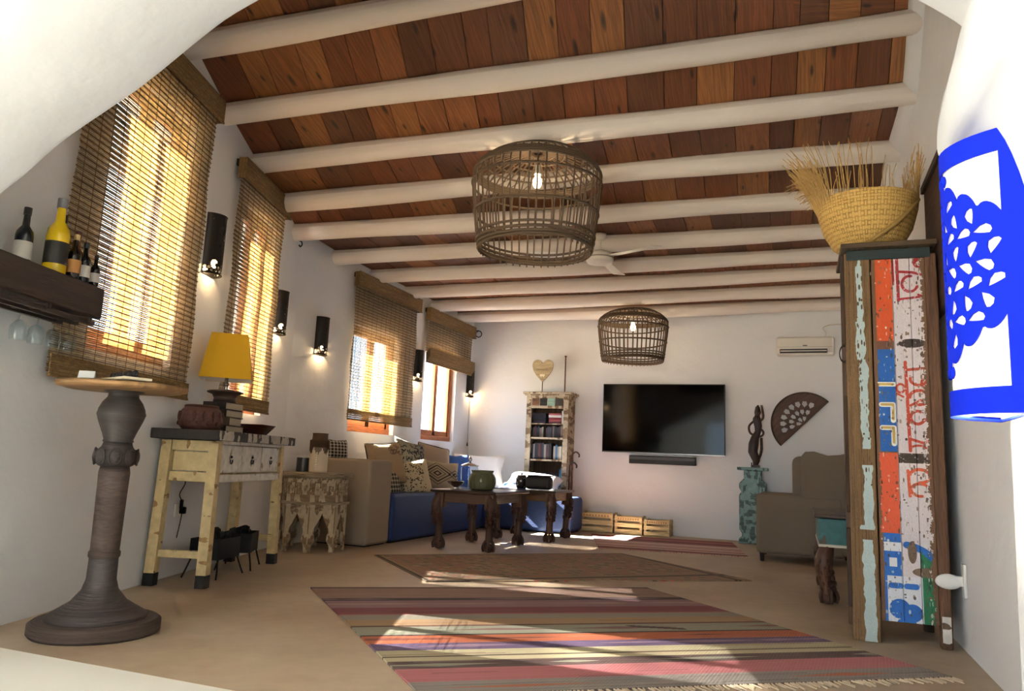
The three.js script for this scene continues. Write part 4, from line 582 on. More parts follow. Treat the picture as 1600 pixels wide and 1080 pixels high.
// ---------- wing armchair and teal table ----------
{
  const zf = -7.75, mC = std({ color: '#7b7060', roughness: 0.95, bumpMap: tWeave, bumpScale: 0.003 }), c = thing('wing_armchair', 'high-backed wing armchair in olive-taupe fabric', 'armchair', V(0, 0, zf));
  const W = 0.84;
  part('arm', box(0.78, 0.56, 0.14, 0.0, 0.36, -0.07, 'x', 0.04), mC, c); part('arm', box(0.78, 0.56, 0.14, 0.0, 0.36, -W + 0.07, 'x', 0.04), mC, c);
  const wing = poly([[0.02, 0.5], [0.02, 1.0], [0.06, 1.05], [0.14, 1.055], [0.26, 1.02], [0.36, 1.03], [0.48, 1.06], [0.52, 1.0], [0.52, 0.1], [0.3, 0.1], [0.3, 0.5]]);
  part('wing', ext(wing, 0.13, 0.03).translate(0, 0, -0.135), mC, c); part('wing', ext(wing, 0.13, 0.03).translate(0, 0, -W), mC, c);
  part('back_cushion', box(0.32, 0.5, W - 0.34, 0.1, 0.76, -W / 2, 'y', 0.07), mC, c); part('backrest', box(0.2, 0.92, W - 0.2, 0.42, 0.55, -W / 2, 'y', 0.06), mC, c); part('seat_cushion', box(0.66, 0.2, W - 0.28, 0.0, 0.42, -W / 2, 'x', 0.06), mC, c); part('seat_base', box(0.76, 0.26, W - 0.2, 0.0, 0.2, -W / 2, 'x', 0.02), mC, c);
  for (const [x, z] of [[-0.34, -0.08], [0.44, -0.08], [-0.34, -W + 0.08], [0.44, -W + 0.08]]) part('leg', cyl(0.025, 0.018, 0.08, x, 0.04, z, 10), mWood('#221a15', 0.5), c);
  const mTeal = std({ color: '#ffffff', map: flake('#2f6467', '#5b4a38', 0.3, 83), roughness: 0.6 }), x0 = 0.14, x1 = 0.66, z0 = -6.42, z1 = -5.5, H = 0.565, t = thing('teal_table', 'low teal painted side table on carved claw legs', 'side table', V((x0 + x1) / 2, 0, (z0 + z1) / 2)), w = x1 - x0, d = z1 - z0;
  part('table_top', box(w + 0.1, 0.025, d + 0.1, 0, H, 0, 'z', 0.008), mWood('#4c3a2e', 0.5), t);
  for (const s of [-1, 1]) { part('apron', box(w + 0.04, 0.165, 0.025, 0, H - 0.1, s * d / 2, 'x', 0.004), mTeal, t); part('apron', box(0.025, 0.165, d, s * (w / 2 + 0.01), H - 0.1, 0, 'z', 0.004), mTeal, t); part('bead_strip', box(w + 0.05, 0.018, 0.03, 0, H - 0.19, s * d / 2, 'x', 0.004), std({ color: '#c8c3b4', roughness: 0.7 }), t); part('bead_strip', box(0.03, 0.018, d, s * (w / 2 + 0.011), H - 0.19, 0, 'z', 0.004), std({ color: '#c8c3b4', roughness: 0.7 }), t); }
  for (const [sx, sz] of [[-1, 1], [1, 1], [-1, -1], [1, -1]]) { const l = part('leg', carvedLeg(H - 0.19, sx, sz).map((g) => g.translate(sx * (w / 2 - 0.03), 0, sz * (d / 2 - 0.03))), mCarved, t); part('claw_foot', clawFoot().map((g) => g.translate(sx * (w / 2 - 0.03), 0, sz * (d / 2 - 0.03))), mCarved, l); }
}

{ const hk = onX(467, 378, -4.38), h = thing('beam_hook', 'tiny black iron hook under a beam on the left wall', 'hook', V(-4.4, hk.y, hk.z)); part('shank', bar(V(0, 0.02, 0), V(0.05, 0.0, 0), 0.006), mIron, h); part('crook', tube([V(0.05, 0, 0), V(0.06, -0.03, 0), V(0.04, -0.05, 0), V(0.025, -0.03, 0)], 0.006, 10), mIron, h); }

// ---------- tall cabinet made of old painted boat planks ----------
{
  const ZF = -4.43, x0 = 0.25, x1 = 0.69, H = 2.08, D = 0.5, K = 1072;
  const cab = thing('plank_cabinet', 'tall narrow cabinet of flaking painted planks with red lettering', 'cabinet', V(0, 0, ZF));
  const X = (px) => x0 + (px - 1328) / 147 * 0.44, Y = (py) => py < 700 ? 0.98 + (700 - py) * 0.00349 : 0.98 - (py - 700) * 0.00322;
  const ax = 0.385, bx = 0.65, ay = 0.11, by = 2.02;
  const front = canvasTex(Math.round((bx - ax) * K), Math.round((by - ay) * K), (g, w, h) => {
    const fx = (px) => (X(px) - ax) * K, fy = (py) => (by - Y(py)) * K;
    const quad = (c, a, b, p, q) => { g.fillStyle = c; g.fillRect(fx(a), fy(p), fx(b) - fx(a), fy(q) - fy(p)); };
    const line = (c, wd, pts) => { g.strokeStyle = c; g.lineWidth = wd; g.lineCap = 'round'; g.lineJoin = 'round'; g.beginPath(); pts.forEach(([x, y], i) => i ? g.lineTo(fx(x), fy(y)) : g.moveTo(fx(x), fy(y))); g.stroke(); };
    quad('#6d5136', 1370, 1470, 380, 990); quad('#c94f22', 1380, 1407, 385, 548); quad('#6a4433', 1376, 1407, 535, 550); quad('#1a58a6', 1380, 1407, 548, 704); quad('#cf5535', 1376, 1408, 706, 834); quad('#2563b4', 1380, 1408, 834, 985);
    quad('#ddd3d6', 1407, 1470, 385, 985);
    // cream letters outlined in white on the blue board
    line('#f4f2ea', 26, [[1376, 602], [1405, 602]]); line('#c2a35e', 14, [[1376, 602], [1403, 602]]);
    for (const y of [633, 668]) { line('#f4f2ea', 28, [[1384, y], [1402, y], [1402, y + 24]]); line('#c2a35e', 14, [[1384, y], [1402, y], [1402, y + 22]]); }
    // dark weathered bands across all boards
    g.fillStyle = '#352b27'; g.beginPath(); g.ellipse(fx(1436), fy(539), 70, 26, 0, 0, 7); g.fill(); quad('#4a3a30', 1408, 1466, 706, 722); g.fillStyle = '#3b3029'; g.beginPath(); g.ellipse(fx(1436), fy(714), 90, 22, 0, 0, 7); g.fill();
    // red script running down the white boards: head line with hooked strokes
    const arc = (c, wd, x, y, rx, ry, a0, a1) => { g.strokeStyle = c; g.lineWidth = wd; g.beginPath(); g.ellipse(fx(x), fy(y), rx, ry, 0, a0, a1); g.stroke(); };
    const R1 = '#9e222b', R2 = '#b5412c', R3 = '#cc5838';
    // stems cross from the head line, with hooked bowls between them
    line(R1, 16, [[1416, 388], [1417, 472]]); line(R1, 10, [[1409, 392], [1410, 446]]);
    arc(R1, 15, 1437, 402, 52, 40, -2.9, 1.2); arc(R1, 14, 1452, 412, 26, 30, 1.2, 4.2); line(R1, 15, [[1417, 426], [1440, 428], [1462, 434]]); arc(R1, 15, 1436, 446, 40, 46, 0.4, 4.9); arc(R1, 12, 1454, 456, 30, 34, -1.4, 2.2); line(R1, 13, [[1418, 470], [1462, 466]]); arc(R1, 11, 1430, 392, 22, 20, 0, 6.2);
    line(R2, 17, [[1424, 568], [1427, 702]]);
    line(R2, 15, [[1425, 580], [1460, 577]]); arc(R2, 15, 1444, 594, 42, 34, -0.6, 3.3); arc(R2, 13, 1456, 600, 24, 30, 0.8, 3.9); arc(R2, 17, 1444, 622, 48, 40, -3.1, 1.9); line(R2, 13, [[1430, 634], [1446, 626], [1460, 634]]); arc(R2, 16, 1440, 652, 34, 36, 0.3, 5.2); arc(R2, 16, 1456, 666, 30, 44, -2.2, 1.6); line(R2, 15, [[1427, 684], [1448, 690], [1464, 682]]); arc(R2, 12, 1440, 698, 36, 16, 3.3, 6.1); arc(R2, 12, 1415, 608, 20, 24, 0.5, 6.0); line(R2, 11, [[1409, 616], [1419, 621]]);
    line(R3, 16, [[1422, 734], [1424, 774]]); arc(R3, 17, 1440, 742, 50, 36, -2.9, 1.6); arc(R3, 15, 1440, 764, 46, 34, 1.4, 5.4); arc(R3, 14, 1456, 772, 28, 34, -1.8, 1.4); line(R3, 13, [[1450, 732], [1462, 742]]);
    g.globalAlpha = 0.75; for (let k = 0; k < 260; k++) { g.fillStyle = pick(['#ddd3d6', '#d5c8ca', '#c9b9b6']); g.beginPath(); g.ellipse(fx(rr(1408, 1466)), fy(rr(388, 780)), rr(1, 5), rr(1, 6), 0, 0, 7); g.fill(); } g.globalAlpha = 1;
    // blue ring with green field at the foot
    g.strokeStyle = '#1f5fb0'; g.lineWidth = 36; g.beginPath(); g.arc(fx(1408), fy(910), 205, -1.45, 1.45); g.stroke(); g.fillStyle = '#1f6b46'; g.beginPath(); g.moveTo(fx(1436), fy(860)); g.lineTo(fx(1470), fy(890)); g.lineTo(fx(1470), fy(990)); g.lineTo(fx(1438), fy(985)); g.closePath(); g.fill();
    quad('#e6e4e8', 1380, 1408, 848, 862); quad('#e6e4e8', 1388, 1400, 872, 886); quad('#e4e4ea', 1384, 1438, 900, 985); line('#2563b4', 30, [[1390, 915], [1404, 915]]); line('#2563b4', 30, [[1414, 915], [1428, 915]]); g.fillStyle = '#2563b4'; for (const [x, y, r] of [[1402, 950, 52], [1422, 955, 46], [1412, 975, 50]]) { g.beginPath(); g.arc(fx(x), fy(y), r, 0, 7); g.fill(); }
    line('#1f5fb0', 46, [[1450, 984], [1470, 962]]); g.fillStyle = '#6e5a48'; g.beginPath(); g.ellipse(fx(1448), fy(892), 80, 26, 0, 0, 7); g.fill(); g.beginPath(); g.ellipse(fx(1424), fy(862), 22, 60, 0, 0, 7); g.fill();
    // chips in the paint
    for (let k = 0; k < 900; k++) { const x = rnd() < 0.45 ? rr(w * 0.84, w) : rr(0, w), y = rr(0, h); g.fillStyle = pick(['#5b4636', '#e3dcd8', '#7a6450', '#3a2f29', '#cfc6c4']); g.globalAlpha = rr(0.5, 1); g.beginPath(); g.ellipse(x, y, rr(1, 7), rr(2, 14), 0, 0, 7); g.fill(); } g.globalAlpha = 1;
    for (let y = 0; y < h; y += 5) { g.fillStyle = '#6b4d38'; g.fillRect(w - 12 - 16 * hash(Math.floor(y / 30), 3, 9) - 8 * hash(y, 4, 2), y, 60, 6); g.fillRect(0, y, 9 + 10 * hash(Math.floor(y / 44), 8, 1) + 5 * hash(y, 1, 1), 6); }
  });
  const mFront = std({ map: front, roughness: 0.75, bumpMap: tFine, bumpScale: 0.002 });
  const uvFront = (g) => { const p = g.attributes.position, uv = g.attributes.uv; for (let i = 0; i < p.count; i++) uv.setXY(i, (p.getX(i) - ax) / (bx - ax), (p.getY(i) - ay) / (by - ay)); return g; };
  const boards = [[0.387, 0.489, 'orange and blue painted board'], [0.491, 0.573, 'white board with red lettering'], [0.575, 0.648, 'white board with red lettering and chipped edge']];
  boards.forEach(([a, b, l], i) => part('painted_plank', uvFront(box(b - a, by - ay, 0.03, (a + b) / 2, (ay + by) / 2, -0.018 + (i === 0 ? 0.004 : 0), 'y', 0.004)), mFront, cab, l));
  const pale = canvasTex(128, 2048, (g, w, h) => { g.fillStyle = '#7d6140'; g.fillRect(0, 0, w, h); for (let k = 0; k < 260; k++) { g.fillStyle = pick(['rgba(60,42,28,.4)', 'rgba(160,130,92,.35)', 'rgba(96,72,48,.4)']); g.fillRect(rr(0, w), rr(0, h), rr(1, 4), rr(60, 400)); } for (let y = 0; y < h; y += 3) { const t = y / h, gap = (t > 0.53 && t < 0.57) || (t > 0.73 && t < 0.755), c = t < 0.3 ? 74 : t < 0.5 ? 82 : t < 0.72 ? 88 : 82, wd = (t < 0.05 ? 8 : t < 0.2 ? 14 : t < 0.72 ? 22 : 30) * (0.6 + 0.7 * fbm(0.3, t, 3, 40, 5, 3)); if (gap) continue; g.fillStyle = '#c9dcdc'; g.fillRect(c - wd + 14 * (fbm(0.1, t, 3, 60, 8, 3) - 0.5), y, 2 * wd, 4); } for (let k = 0; k < 60; k++) { g.fillStyle = '#5a4631'; g.beginPath(); g.ellipse(rr(50, 112), rr(0, h * 0.7), rr(1, 5), rr(3, 16), 0, 0, 7); g.fill(); } });
  const mPale = std({ map: pale, roughness: 0.8, bumpMap: tFine, bumpScale: 0.003 });
  const lp = box(0.128, H - 0.03, 0.05, x0 + 0.066, (H - 0.03) / 2, -0.015, 'y', 0.006); { const p = lp.attributes.position, uv = lp.attributes.uv; for (let i = 0; i < p.count; i++) uv.setXY(i, (p.getX(i) - x0) / 0.13, p.getY(i) / H); }
  part('corner_post', lp, mPale, cab, 'brown post with flaking pale blue stripe');
  part('corner_post', [box(0.056, H - 0.05, 0.06, 0.676, (H - 0.05) / 2, -0.02, 'y', 0.012)], mWood('#6f4d36', 0.8, { bumpScale: 0.008 }), cab, 'rough brown post');
  part('foot_patch', box(0.04, 0.14, 0.004, 0.676, 0.09, 0.0115, 'y', 0.001), std({ map: flake('#d6cfc8', '#5b4636', 0.5, 97), roughness: 0.8 }), cab);
  for (const x of [x0 + 0.03, 0.66]) part('corner_post', box(0.05, H - 0.05, 0.05, x, (H - 0.05) / 2, -D + 0.03, 'y', 0.006), mWood('#5d4330', 0.85), cab);
  part('header_rail', box(x1 - x0 - 0.03, 0.055, 0.03, (x0 + x1) / 2, H - 0.045, 0.0, 'x', 0.004), mWood('#26383a', 0.75), cab, 'dark teal rail');
  part('top_board', box(x1 - x0 + 0.03, 0.028, D + 0.06, (x0 + x1) / 2, H + 0.002, -D / 2 + 0.02, 'z', 0.006), mWood('#5c4a35', 0.85), cab);
  for (let k = 0; k < 4; k++) part('side_plank', box(0.02, H - 0.2 - rr(0, 0.04), (D - 0.1) / 4 - 0.004, x0 + 0.012, H / 2 + 0.06, -0.085 - k * (D - 0.1) / 4, 'y', 0.003), mWood(['#5a412e', '#6b5038', '#4c3829', '#63492f'][k], 0.85), cab);
  part('side_panel', box(0.02, H - 0.2, D - 0.06, x1 - 0.03, H / 2 + 0.06, -D / 2, 'y'), mWood('#4c3829', 0.85), cab); part('back_panel', box(x1 - x0 - 0.06, H - 0.2, 0.02, (x0 + x1) / 2, H / 2 + 0.06, -D + 0.02, 'y'), mWood('#4c3829', 0.85), cab);
  part('pull_ring', new THREE.TorusGeometry(0.045, 0.006, 6, 20).scale(0.5, 1, 1).translate(x0 - 0.006, Y(552), -0.06), mIron, cab);
  part('edge_moulding', [box(0.02, 0.5, 0.03, x0 - 0.008, H - 0.29, -0.02, 'y', 0.005), box(0.016, 0.62, 0.03, x0 - 0.006, 0.95, -0.03, 'y', 0.005), box(0.02, 0.4, 0.03, x0 - 0.008, 0.36, -0.02, 'y', 0.005)], mWood('#4a3526', 0.85), cab);

  // straw basket with ragged fringe on top
  const bc = V(0.4, H + 0.0165, ZF - 0.3), bk = thing('straw_basket', 'shallow woven straw basket with ragged upright fringe', 'basket', bc);
  const tStraw = tex(256, 256, (u, v) => { const a = Math.abs(Math.sin(u * Math.PI * 48)), b = Math.abs(Math.sin(v * Math.PI * 40)), k = ((Math.floor(u * 48) + Math.floor(v * 40)) % 2 ? a : b) * 0.45 + 0.6 + 0.15 * fbm(u, v, 24, 24, 6, 2); return [k, k * 0.97, k * 0.9]; }, true, 2, 1);
  const mStraw = std({ color: '#c9a663', map: tStraw, roughness: 0.85, bumpMap: tStraw, bumpScale: 0.006, side: THREE.DoubleSide });
  part('bowl', lathe([[0, 0], [0.1, 0.004], [0.19, 0.07], [0.24, 0.16], [0.27, 0.27], [0.278, 0.34], [0.272, 0.34], [0.26, 0.27], [0.225, 0.165], [0.17, 0.08], [0, 0.02]], 56), mStraw, bk);
  part('band', tube([V(0.27, 0.33, 0.03), V(0.225, 0.25, 0.15), V(0.115, 0.13, 0.215), V(-0.02, 0.045, 0.17)], 0.012, 30, 8), mStraw, bk);
  const fr = []; for (let k = 0; k < 430; k++) { const tuft = k < 150 ? rr(2.4, 3.5) : k < 300 ? rr(-0.7, 0.5) : rr(0, Math.PI * 2), a = tuft, L = rr(0.14, 0.36), out = rr(0.02, 0.35) + (k < 150 ? 0.25 : 0), y0 = rr(0.28, 0.34), c = Math.cos(a), s = Math.sin(a), r = 0.27; if (c > 0.3 && out > 0.12) continue; fr.push(tube([V(r * c, y0, r * s), V((r + out * L * 0.45) * c, y0 + L * 0.55, (r + out * L * 0.45) * s), V((r + out * L + rr(-0.02, 0.02)) * c + rr(-0.02, 0.02), y0 + L * (k < 40 ? 0.45 : 0.95), (r + out * L) * s + rr(-0.02, 0.02))], 0.0021, 5, 4)); }
  stuff(part('fringe', fr, std({ color: '#b8955a', roughness: 0.9 }), bk));
  // dark carved board on the right wall beyond the lamp
  const bp = onX(1478, 360, 0.74), bd = thing('wooden_board', 'dark brown rounded timber board hung on the right wall', 'wall art', V(0.759, bp.y, bp.z - 0.05), -Math.PI / 2);
  const bs = new THREE.Shape(); bs.moveTo(-0.42, 0.42); bs.lineTo(0.3, 0.42); bs.lineTo(0.3, -0.18); bs.quadraticCurveTo(0.28, -0.4, 0.06, -0.4); bs.lineTo(-0.42, -0.4); bs.closePath();
  part('board', ext(bs, 0.045, 0.008), mWood('#4d3323', 0.7), bd); part('edge_strip', box(0.68, 0.04, 0.02, -0.06, 0.38, 0.055, 'x', 0.004), mWood('#3d281c', 0.7), bd);
  // white clamp holding the cabinet to the wall
  const cp = onZ(1480, 908, ZF + 0.03), cl = thing('wall_clamp', 'white plaster-like clamp fixing the cabinet foot to the wall', 'clamp', V(0, cp.y, ZF + 0.045)), mCl = std({ color: '#e7e6e2', roughness: 0.7 });
  part('wall_plate', box(0.014, 0.16, 0.06, 0.752, 0.01, 0.02, 'y', 0.004), mCl, cl); part('arm', [new THREE.SphereGeometry(0.05, 16, 12).scale(1.2, 0.75, 0.5).translate(0.685, 0, 0.01), box(0.06, 0.05, 0.03, 0.722, 0.005, 0.012, 'x', 0.01)], mCl, cl);
}

// ---------- rugs ----------
function rug(name, c, m, label, fringe) { // c: TL TR BR BL on the floor
  const up = (v, y) => V(v.x, y, v.z), g = hexa([...c.map((v) => up(v, 0.0005)), ...c.map((v) => up(v, 0.009))]);
  const r = thing(name, label, 'rug', V(c[0].x, 0, c[0].z)), o = r.position; g.translate(-o.x, 0, -o.z);
  const p = g.attributes.position, uv = g.attributes.uv, ex = c[1].clone().sub(c[0]), ey = c[3].clone().sub(c[0]), q = V();
  const det = ex.x * ey.z - ex.z * ey.x; for (let i = 0; i < p.count; i++) { q.fromBufferAttribute(p, i); uv.setXY(i, (q.x * ey.z - q.z * ey.x) / det, 1 - (ex.x * q.z - ex.z * q.x) / det); }
  part('pile', g, m, r);
  if (fringe) { const f = [], a = c[3], b = c[2], n = 150, out = c[3].clone().sub(c[0]).normalize(); for (let k = 0; k < n; k++) { const s = a.clone().lerp(b, (k + rnd()) / n), e = s.clone().addScaledVector(out, rr(0.03, 0.075)).add(V(rr(-0.015, 0.015), 0, rr(-0.015, 0.015))); f.push(bar(V(s.x - o.x, 0.006, s.z - o.z), V(e.x - o.x, 0.004, e.z - o.z), 0.0035, 5)); } stuff(part('fringe', f, std({ color: '#cbb9a0', roughness: 1 }), r)); }
}
const woven = (g, w, h) => { for (let y = 0; y < h; y += 2) { g.fillStyle = hash(y, 1, 7) > 0.5 ? 'rgba(0,0,0,.07)' : 'rgba(255,255,255,.05)'; g.fillRect(0, y, w, 1); } };
const t1 = canvasTex(1024, 1024, (g, w, h) => {
  const S = [[0, 0.02, '#4a2a2c'], [0.02, 0.17, '#8c6f62'], [0.17, 0.205, '#2a1c22'], [0.205, 0.3, '#84626a'], [0.3, 0.37, '#6d2630'], [0.37, 0.385, '#8f4a48'], [0.385, 0.44, '#8a8678'], [0.44, 0.5, '#a5835c'], [0.5, 0.515, '#5c3b2c'], [0.515, 0.59, '#8f9482'], [0.59, 0.6, '#2b1f1d'], [0.6, 0.665, '#b5562e'], [0.665, 0.72, '#54406a'], [0.72, 0.765, '#c2b892'], [0.765, 0.772, '#4a3b30'], [0.772, 0.8, '#cbbf98'], [0.8, 0.85, '#4f3a38'], [0.85, 0.93, '#b9656c'], [0.93, 1, '#8b8580']];
  for (const [a, b, c] of S) { g.fillStyle = c; g.fillRect(0, a * h, w, (b - a) * h + 1); }
  for (const [y, c, n] of [[0.185, '#6e5a5c', 9], [0.25, '#a08478', 12], [0.55, '#7a5552', 5], [0.63, '#7a3226', 6], [0.69, '#8d6f8e', 6], [0.825, '#8f9482', 5], [0.965, '#b45f3c', 4]]) for (let k = 0; k < n; k++) { const x = rr(0, w), L = rr(40, 150); g.fillStyle = c; g.beginPath(); g.moveTo(x - L, y * h); g.lineTo(x, y * h - rr(5, 14)); g.lineTo(x + L, y * h); g.lineTo(x, y * h + rr(5, 14)); g.fill(); }
  for (let k = 0; k < 130; k++) { g.fillStyle = pick(['rgba(200,170,150,.25)', 'rgba(40,20,30,.25)', 'rgba(160,90,80,.22)']); g.fillRect(rr(-60, w), rr(0, h), rr(60, 300), rr(2, 7)); }
  for (const [x, y] of [[690, 565], [720, 575], [660, 555]]) for (let k = -3; k < 4; k++) { g.fillStyle = '#2a2024'; g.fillRect(x + k * 7 - 22 + Math.abs(k) * 5, y + k * 5, 60 - Math.abs(k) * 12, 4); }
  g.fillStyle = 'rgba(96,82,70,.22)'; g.fillRect(0, 0, w, h); woven(g, w, h);
});
const t2 = canvasTex(1024, 512, (g, w, h) => { g.fillStyle = '#84705a'; g.fillRect(0, 0, w, h); for (let y = 34; y < h - 34; y += 36) for (let x = 34; x < w - 34; x += 30) { g.fillStyle = pick(['#9c4a40', '#a88a66', '#5c4636', '#ad5c4c', '#4c3c30', '#9c4a40']); g.save(); g.translate(x + rr(-2, 2), y); g.rotate(0.6 + (y % 2)); g.fillRect(-9, -5, 19, 9); g.restore(); } g.strokeStyle = '#3b3028'; g.lineWidth = 10; g.strokeRect(7, 7, w - 14, h - 14); g.strokeStyle = '#9b7f5f'; g.lineWidth = 4; g.strokeRect(20, 20, w - 40, h - 40); woven(g, w, h); });
const t3 = canvasTex(512, 512, (g, w, h) => { let y = 0; while (y < h) { const k = rr(6, 30); g.fillStyle = pick(['#8e4a47', '#b98f86', '#5d2c31', '#a06860', '#c9b6a6', '#6f3b3a', '#94605e']); g.fillRect(0, y, w, k + 1); y += k; } woven(g, w, h); });
const mRug = (t) => std({ map: t, roughness: 1, bumpMap: tWeave, bumpScale: 0.002 });
rug('kilim_rug', [V(-2.84, 0, -4.1), V(-1.0, 0, -5.42), V(0.6, 0, -3.82), V(-1.24, 0, -2.5)], mRug(t1), 'large kilim rug striped in orange, purple, green and pink', true);
rug('patterned_rug', [V(-3.36, 0, -5.73), V(-1.62, 0, -7.39), V(-0.35, 0, -6.3), V(-2.37, 0, -4.75)], mRug(t2), 'brown small-patterned rug with dark border before the coffee tables');
rug('striped_rug', [V(-2.4, 0, -9.25), V(-0.75, 0, -9.5), V(-0.48, 0, -8.02), V(-1.92, 0, -7.72)], mRug(t3), 'faded red striped rug in front of the television wall', true);

// ---------- basket pendants and ceiling fan ----------
const mCane = std({ color: '#6b5540', roughness: 0.8, map: tGrain }), mCaneD = std({ color: '#544331', roughness: 0.8 });
const glow = std({ color: '#fff6e6', emissive: '#ffe2b4', emissiveIntensity: 9, roughness: 0.4 });
function pendant(p, R, Hh, drop, label) {
  const o = thing('basket_pendant', label, 'pendant lamp', p), prof = [[0.86, 0], [0.9, 0.1], [0.95, 0.35], [1, 0.68], [0.97, 0.78], [0.85, 0.87], [0.6, 0.95], [0.28, 0.995], [0.06, 1.0]].map(([r, y]) => V(r * R, -drop - Hh + y * Hh, 0)), cv = new THREE.CatmullRomCurve3(prof);
  const rb = []; for (let k = 0; k < 46; k++) rb.push(tube(cv.getPoints(18), 0.0062, 18, 5).rotateY(k / 46 * Math.PI * 2 + rr(-0.015, 0.015)));
  for (let k = 0; k < 46; k++) { const a = k / 46 * Math.PI * 2, c = cv.getPoint(0); rb.push(bar(V(c.x * Math.cos(a), c.y - 0.018, c.x * Math.sin(a)), V(c.x * Math.cos(a), c.y + 0.01, c.x * Math.sin(a)), 0.005, 5)); }
  stuff(part('rib', rb, mCane, o));
  const hoop = (t, r, wob = 0) => { const c = cv.getPoint(t), pts = []; for (let k = 0; k < 40; k++) { const a = k / 40 * Math.PI * 2; pts.push(V((c.x + 0.003) * Math.cos(a), c.y + wob * Math.sin(a * 2 + t * 9), (c.x + 0.003) * Math.sin(a))); } return tube(pts, r, 80, 6, true); };
  for (const [t, r] of [[0.01, 0.012], [0.05, 0.01], [0.1, 0.011], [0.14, 0.009], [0.25, 0.01], [0.36, 0.009], [0.47, 0.01], [0.495, 0.012], [0.52, 0.012], [0.545, 0.01], [0.64, 0.007], [0.7, 0.007], [0.76, 0.007], [0.82, 0.007], [0.88, 0.007], [0.95, 0.008]]) part('hoop', hoop(t, r, 0.006), mCaneD, o);
  const arcs = []; for (let k = 0; k < 26; k++) { const a0 = k / 26 * Math.PI * 2, pts = []; for (let i = 0; i <= 6; i++) { const c = cv.getPoint(0.55 + i * 0.065), a = a0 + i * 0.1; pts.push(V(c.x * Math.cos(a), c.y, c.x * Math.sin(a))); } arcs.push(tube(pts, 0.003, 10, 4)); } stuff(part('lattice', arcs, mCaneD, o));
  part('cord', bar(V(0, 0, 0), V(0, -drop - 0.1, 0), 0.005, 6), std({ color: '#b9a68c', roughness: 0.8 }), o); part('ceiling_rose', cyl(0.03, 0.035, 0.02, 0, -0.01, 0, 14), std({ color: '#d8d2c6', roughness: 0.6 }), o); part('lamp_holder', cyl(0.02, 0.022, 0.07, 0, -drop - 0.13, 0, 12), std({ color: '#d9d2c4', roughness: 0.5 }), o);
  part('bulb', lathe([[0, -0.06], [0.02, -0.055], [0.034, -0.03], [0.032, 0], [0.018, 0.03], [0.015, 0.045], [0, 0.045]], 16).translate(0, -drop - 0.21, 0), glow, o);
  const l = new THREE.PointLight(new THREE.Color().setRGB(1, 0.78, 0.5), 0.7, 0, 2); l.position.set(0, -drop - 0.22, 0); l.castShadow = true; l.name = 'bulb_light'; o.add(l);
}
const ceilAt = (px, py) => { // first board surface met by the direction
  const d = ray(px, py); for (let i = 0; i < beamEnds.length - 1; i++) { const [a, b] = beamEnds[i], [c, e] = beamEnds[i + 1]; for (const [p, q, r] of [[a, b, c], [e, c, b]]) { const n = q.clone().sub(p).cross(r.clone().sub(p)), t = p.clone().sub(C0).dot(n) / d.dot(n); if (t <= 0) continue; const h = C0.clone().addScaledVector(d, t), z0 = lerp(a.z, b.z, (h.x - a.x) / (b.x - a.x)), z1 = lerp(c.z, e.z, (h.x - c.x) / (e.x - c.x)); if (h.z <= z0 && h.z >= z1) return h; } } return null; };
const pa = ceilAt(843, 197), pb = ceilAt(990, 461);
console.log('pendants', pa, pb);
{ const sz = (p, w) => w / F * p.clone().sub(C0).dot(V(0, 0, -1).applyQuaternion(camera.quaternion)) / 2, ht = (p, px, y) => { const d = ray(px, y), h = V(p.x, 0, p.z); return 0.82 + d.y * h.dot(h) / (d.x * h.x + d.z * h.z); };
  pendant(pa, sz(pa, 198), (ht(pa, 840, 230) - ht(pa, 838, 396)) * 0.92, pa.y - ht(pa, 842, 230) + 0.045, 'large open cane basket pendant lamp in front of the ceiling fan');
  pendant(pb, sz(pb, 107), ht(pb, 988, 484) - ht(pb, 988, 564), pb.y - ht(pb, 990, 484), 'cane basket pendant lamp hanging before the television');
  const fc = ceilAt(938, 366) ?? V(-1.8, 3.0, -6.3), hub = ht(fc, 928, 404), f = thing('ceiling_fan', 'white three-bladed ceiling fan hanging between the beams', 'ceiling fan', fc), y = hub - fc.y, mF = std({ color: '#e9e4da', roughness: 0.4 });
  console.log('fan', fc, hub);
  part('canopy', lathe([[0, 0], [0.06, 0], [0.06, -0.03], [0.035, -0.06], [0, -0.06]], 24), mF, f); part('rod', cyl(0.012, 0.012, -y - 0.05, 0, y / 2, 0, 12), mF, f); part('motor', lathe([[0, 0.085], [0.045, 0.08], [0.075, 0.06], [0.125, 0.045], [0.135, 0.03], [0.135, -0.02], [0.12, -0.045], [0.06, -0.055], [0, -0.056]], 36, 0, y, 0), mF, f); part('motor_band', cyl(0.137, 0.137, 0.012, 0, y, 0, 36), std({ color: '#8d8778', roughness: 0.4 }), f);
  for (const a of [-0.42, Math.PI + 0.42, Math.PI / 2 - 0.06]) { const b = part('blade', ext(poly([[0.14, -0.045], [0.2, -0.055], [0.66, -0.07], [0.67, -0.06], [0.67, 0.06], [0.66, 0.07], [0.2, 0.055], [0.14, 0.045]]), 0.008, 0.002).rotateX(-Math.PI / 2).rotateX(0.16).rotateY(a).translate(0, y + 0.005, 0), mF, f); part('blade_arm', box(0.12, 0.01, 0.05, 0.12, 0.01, 0, 'x').rotateY(a).translate(0, y, 0), mF, b); }
}

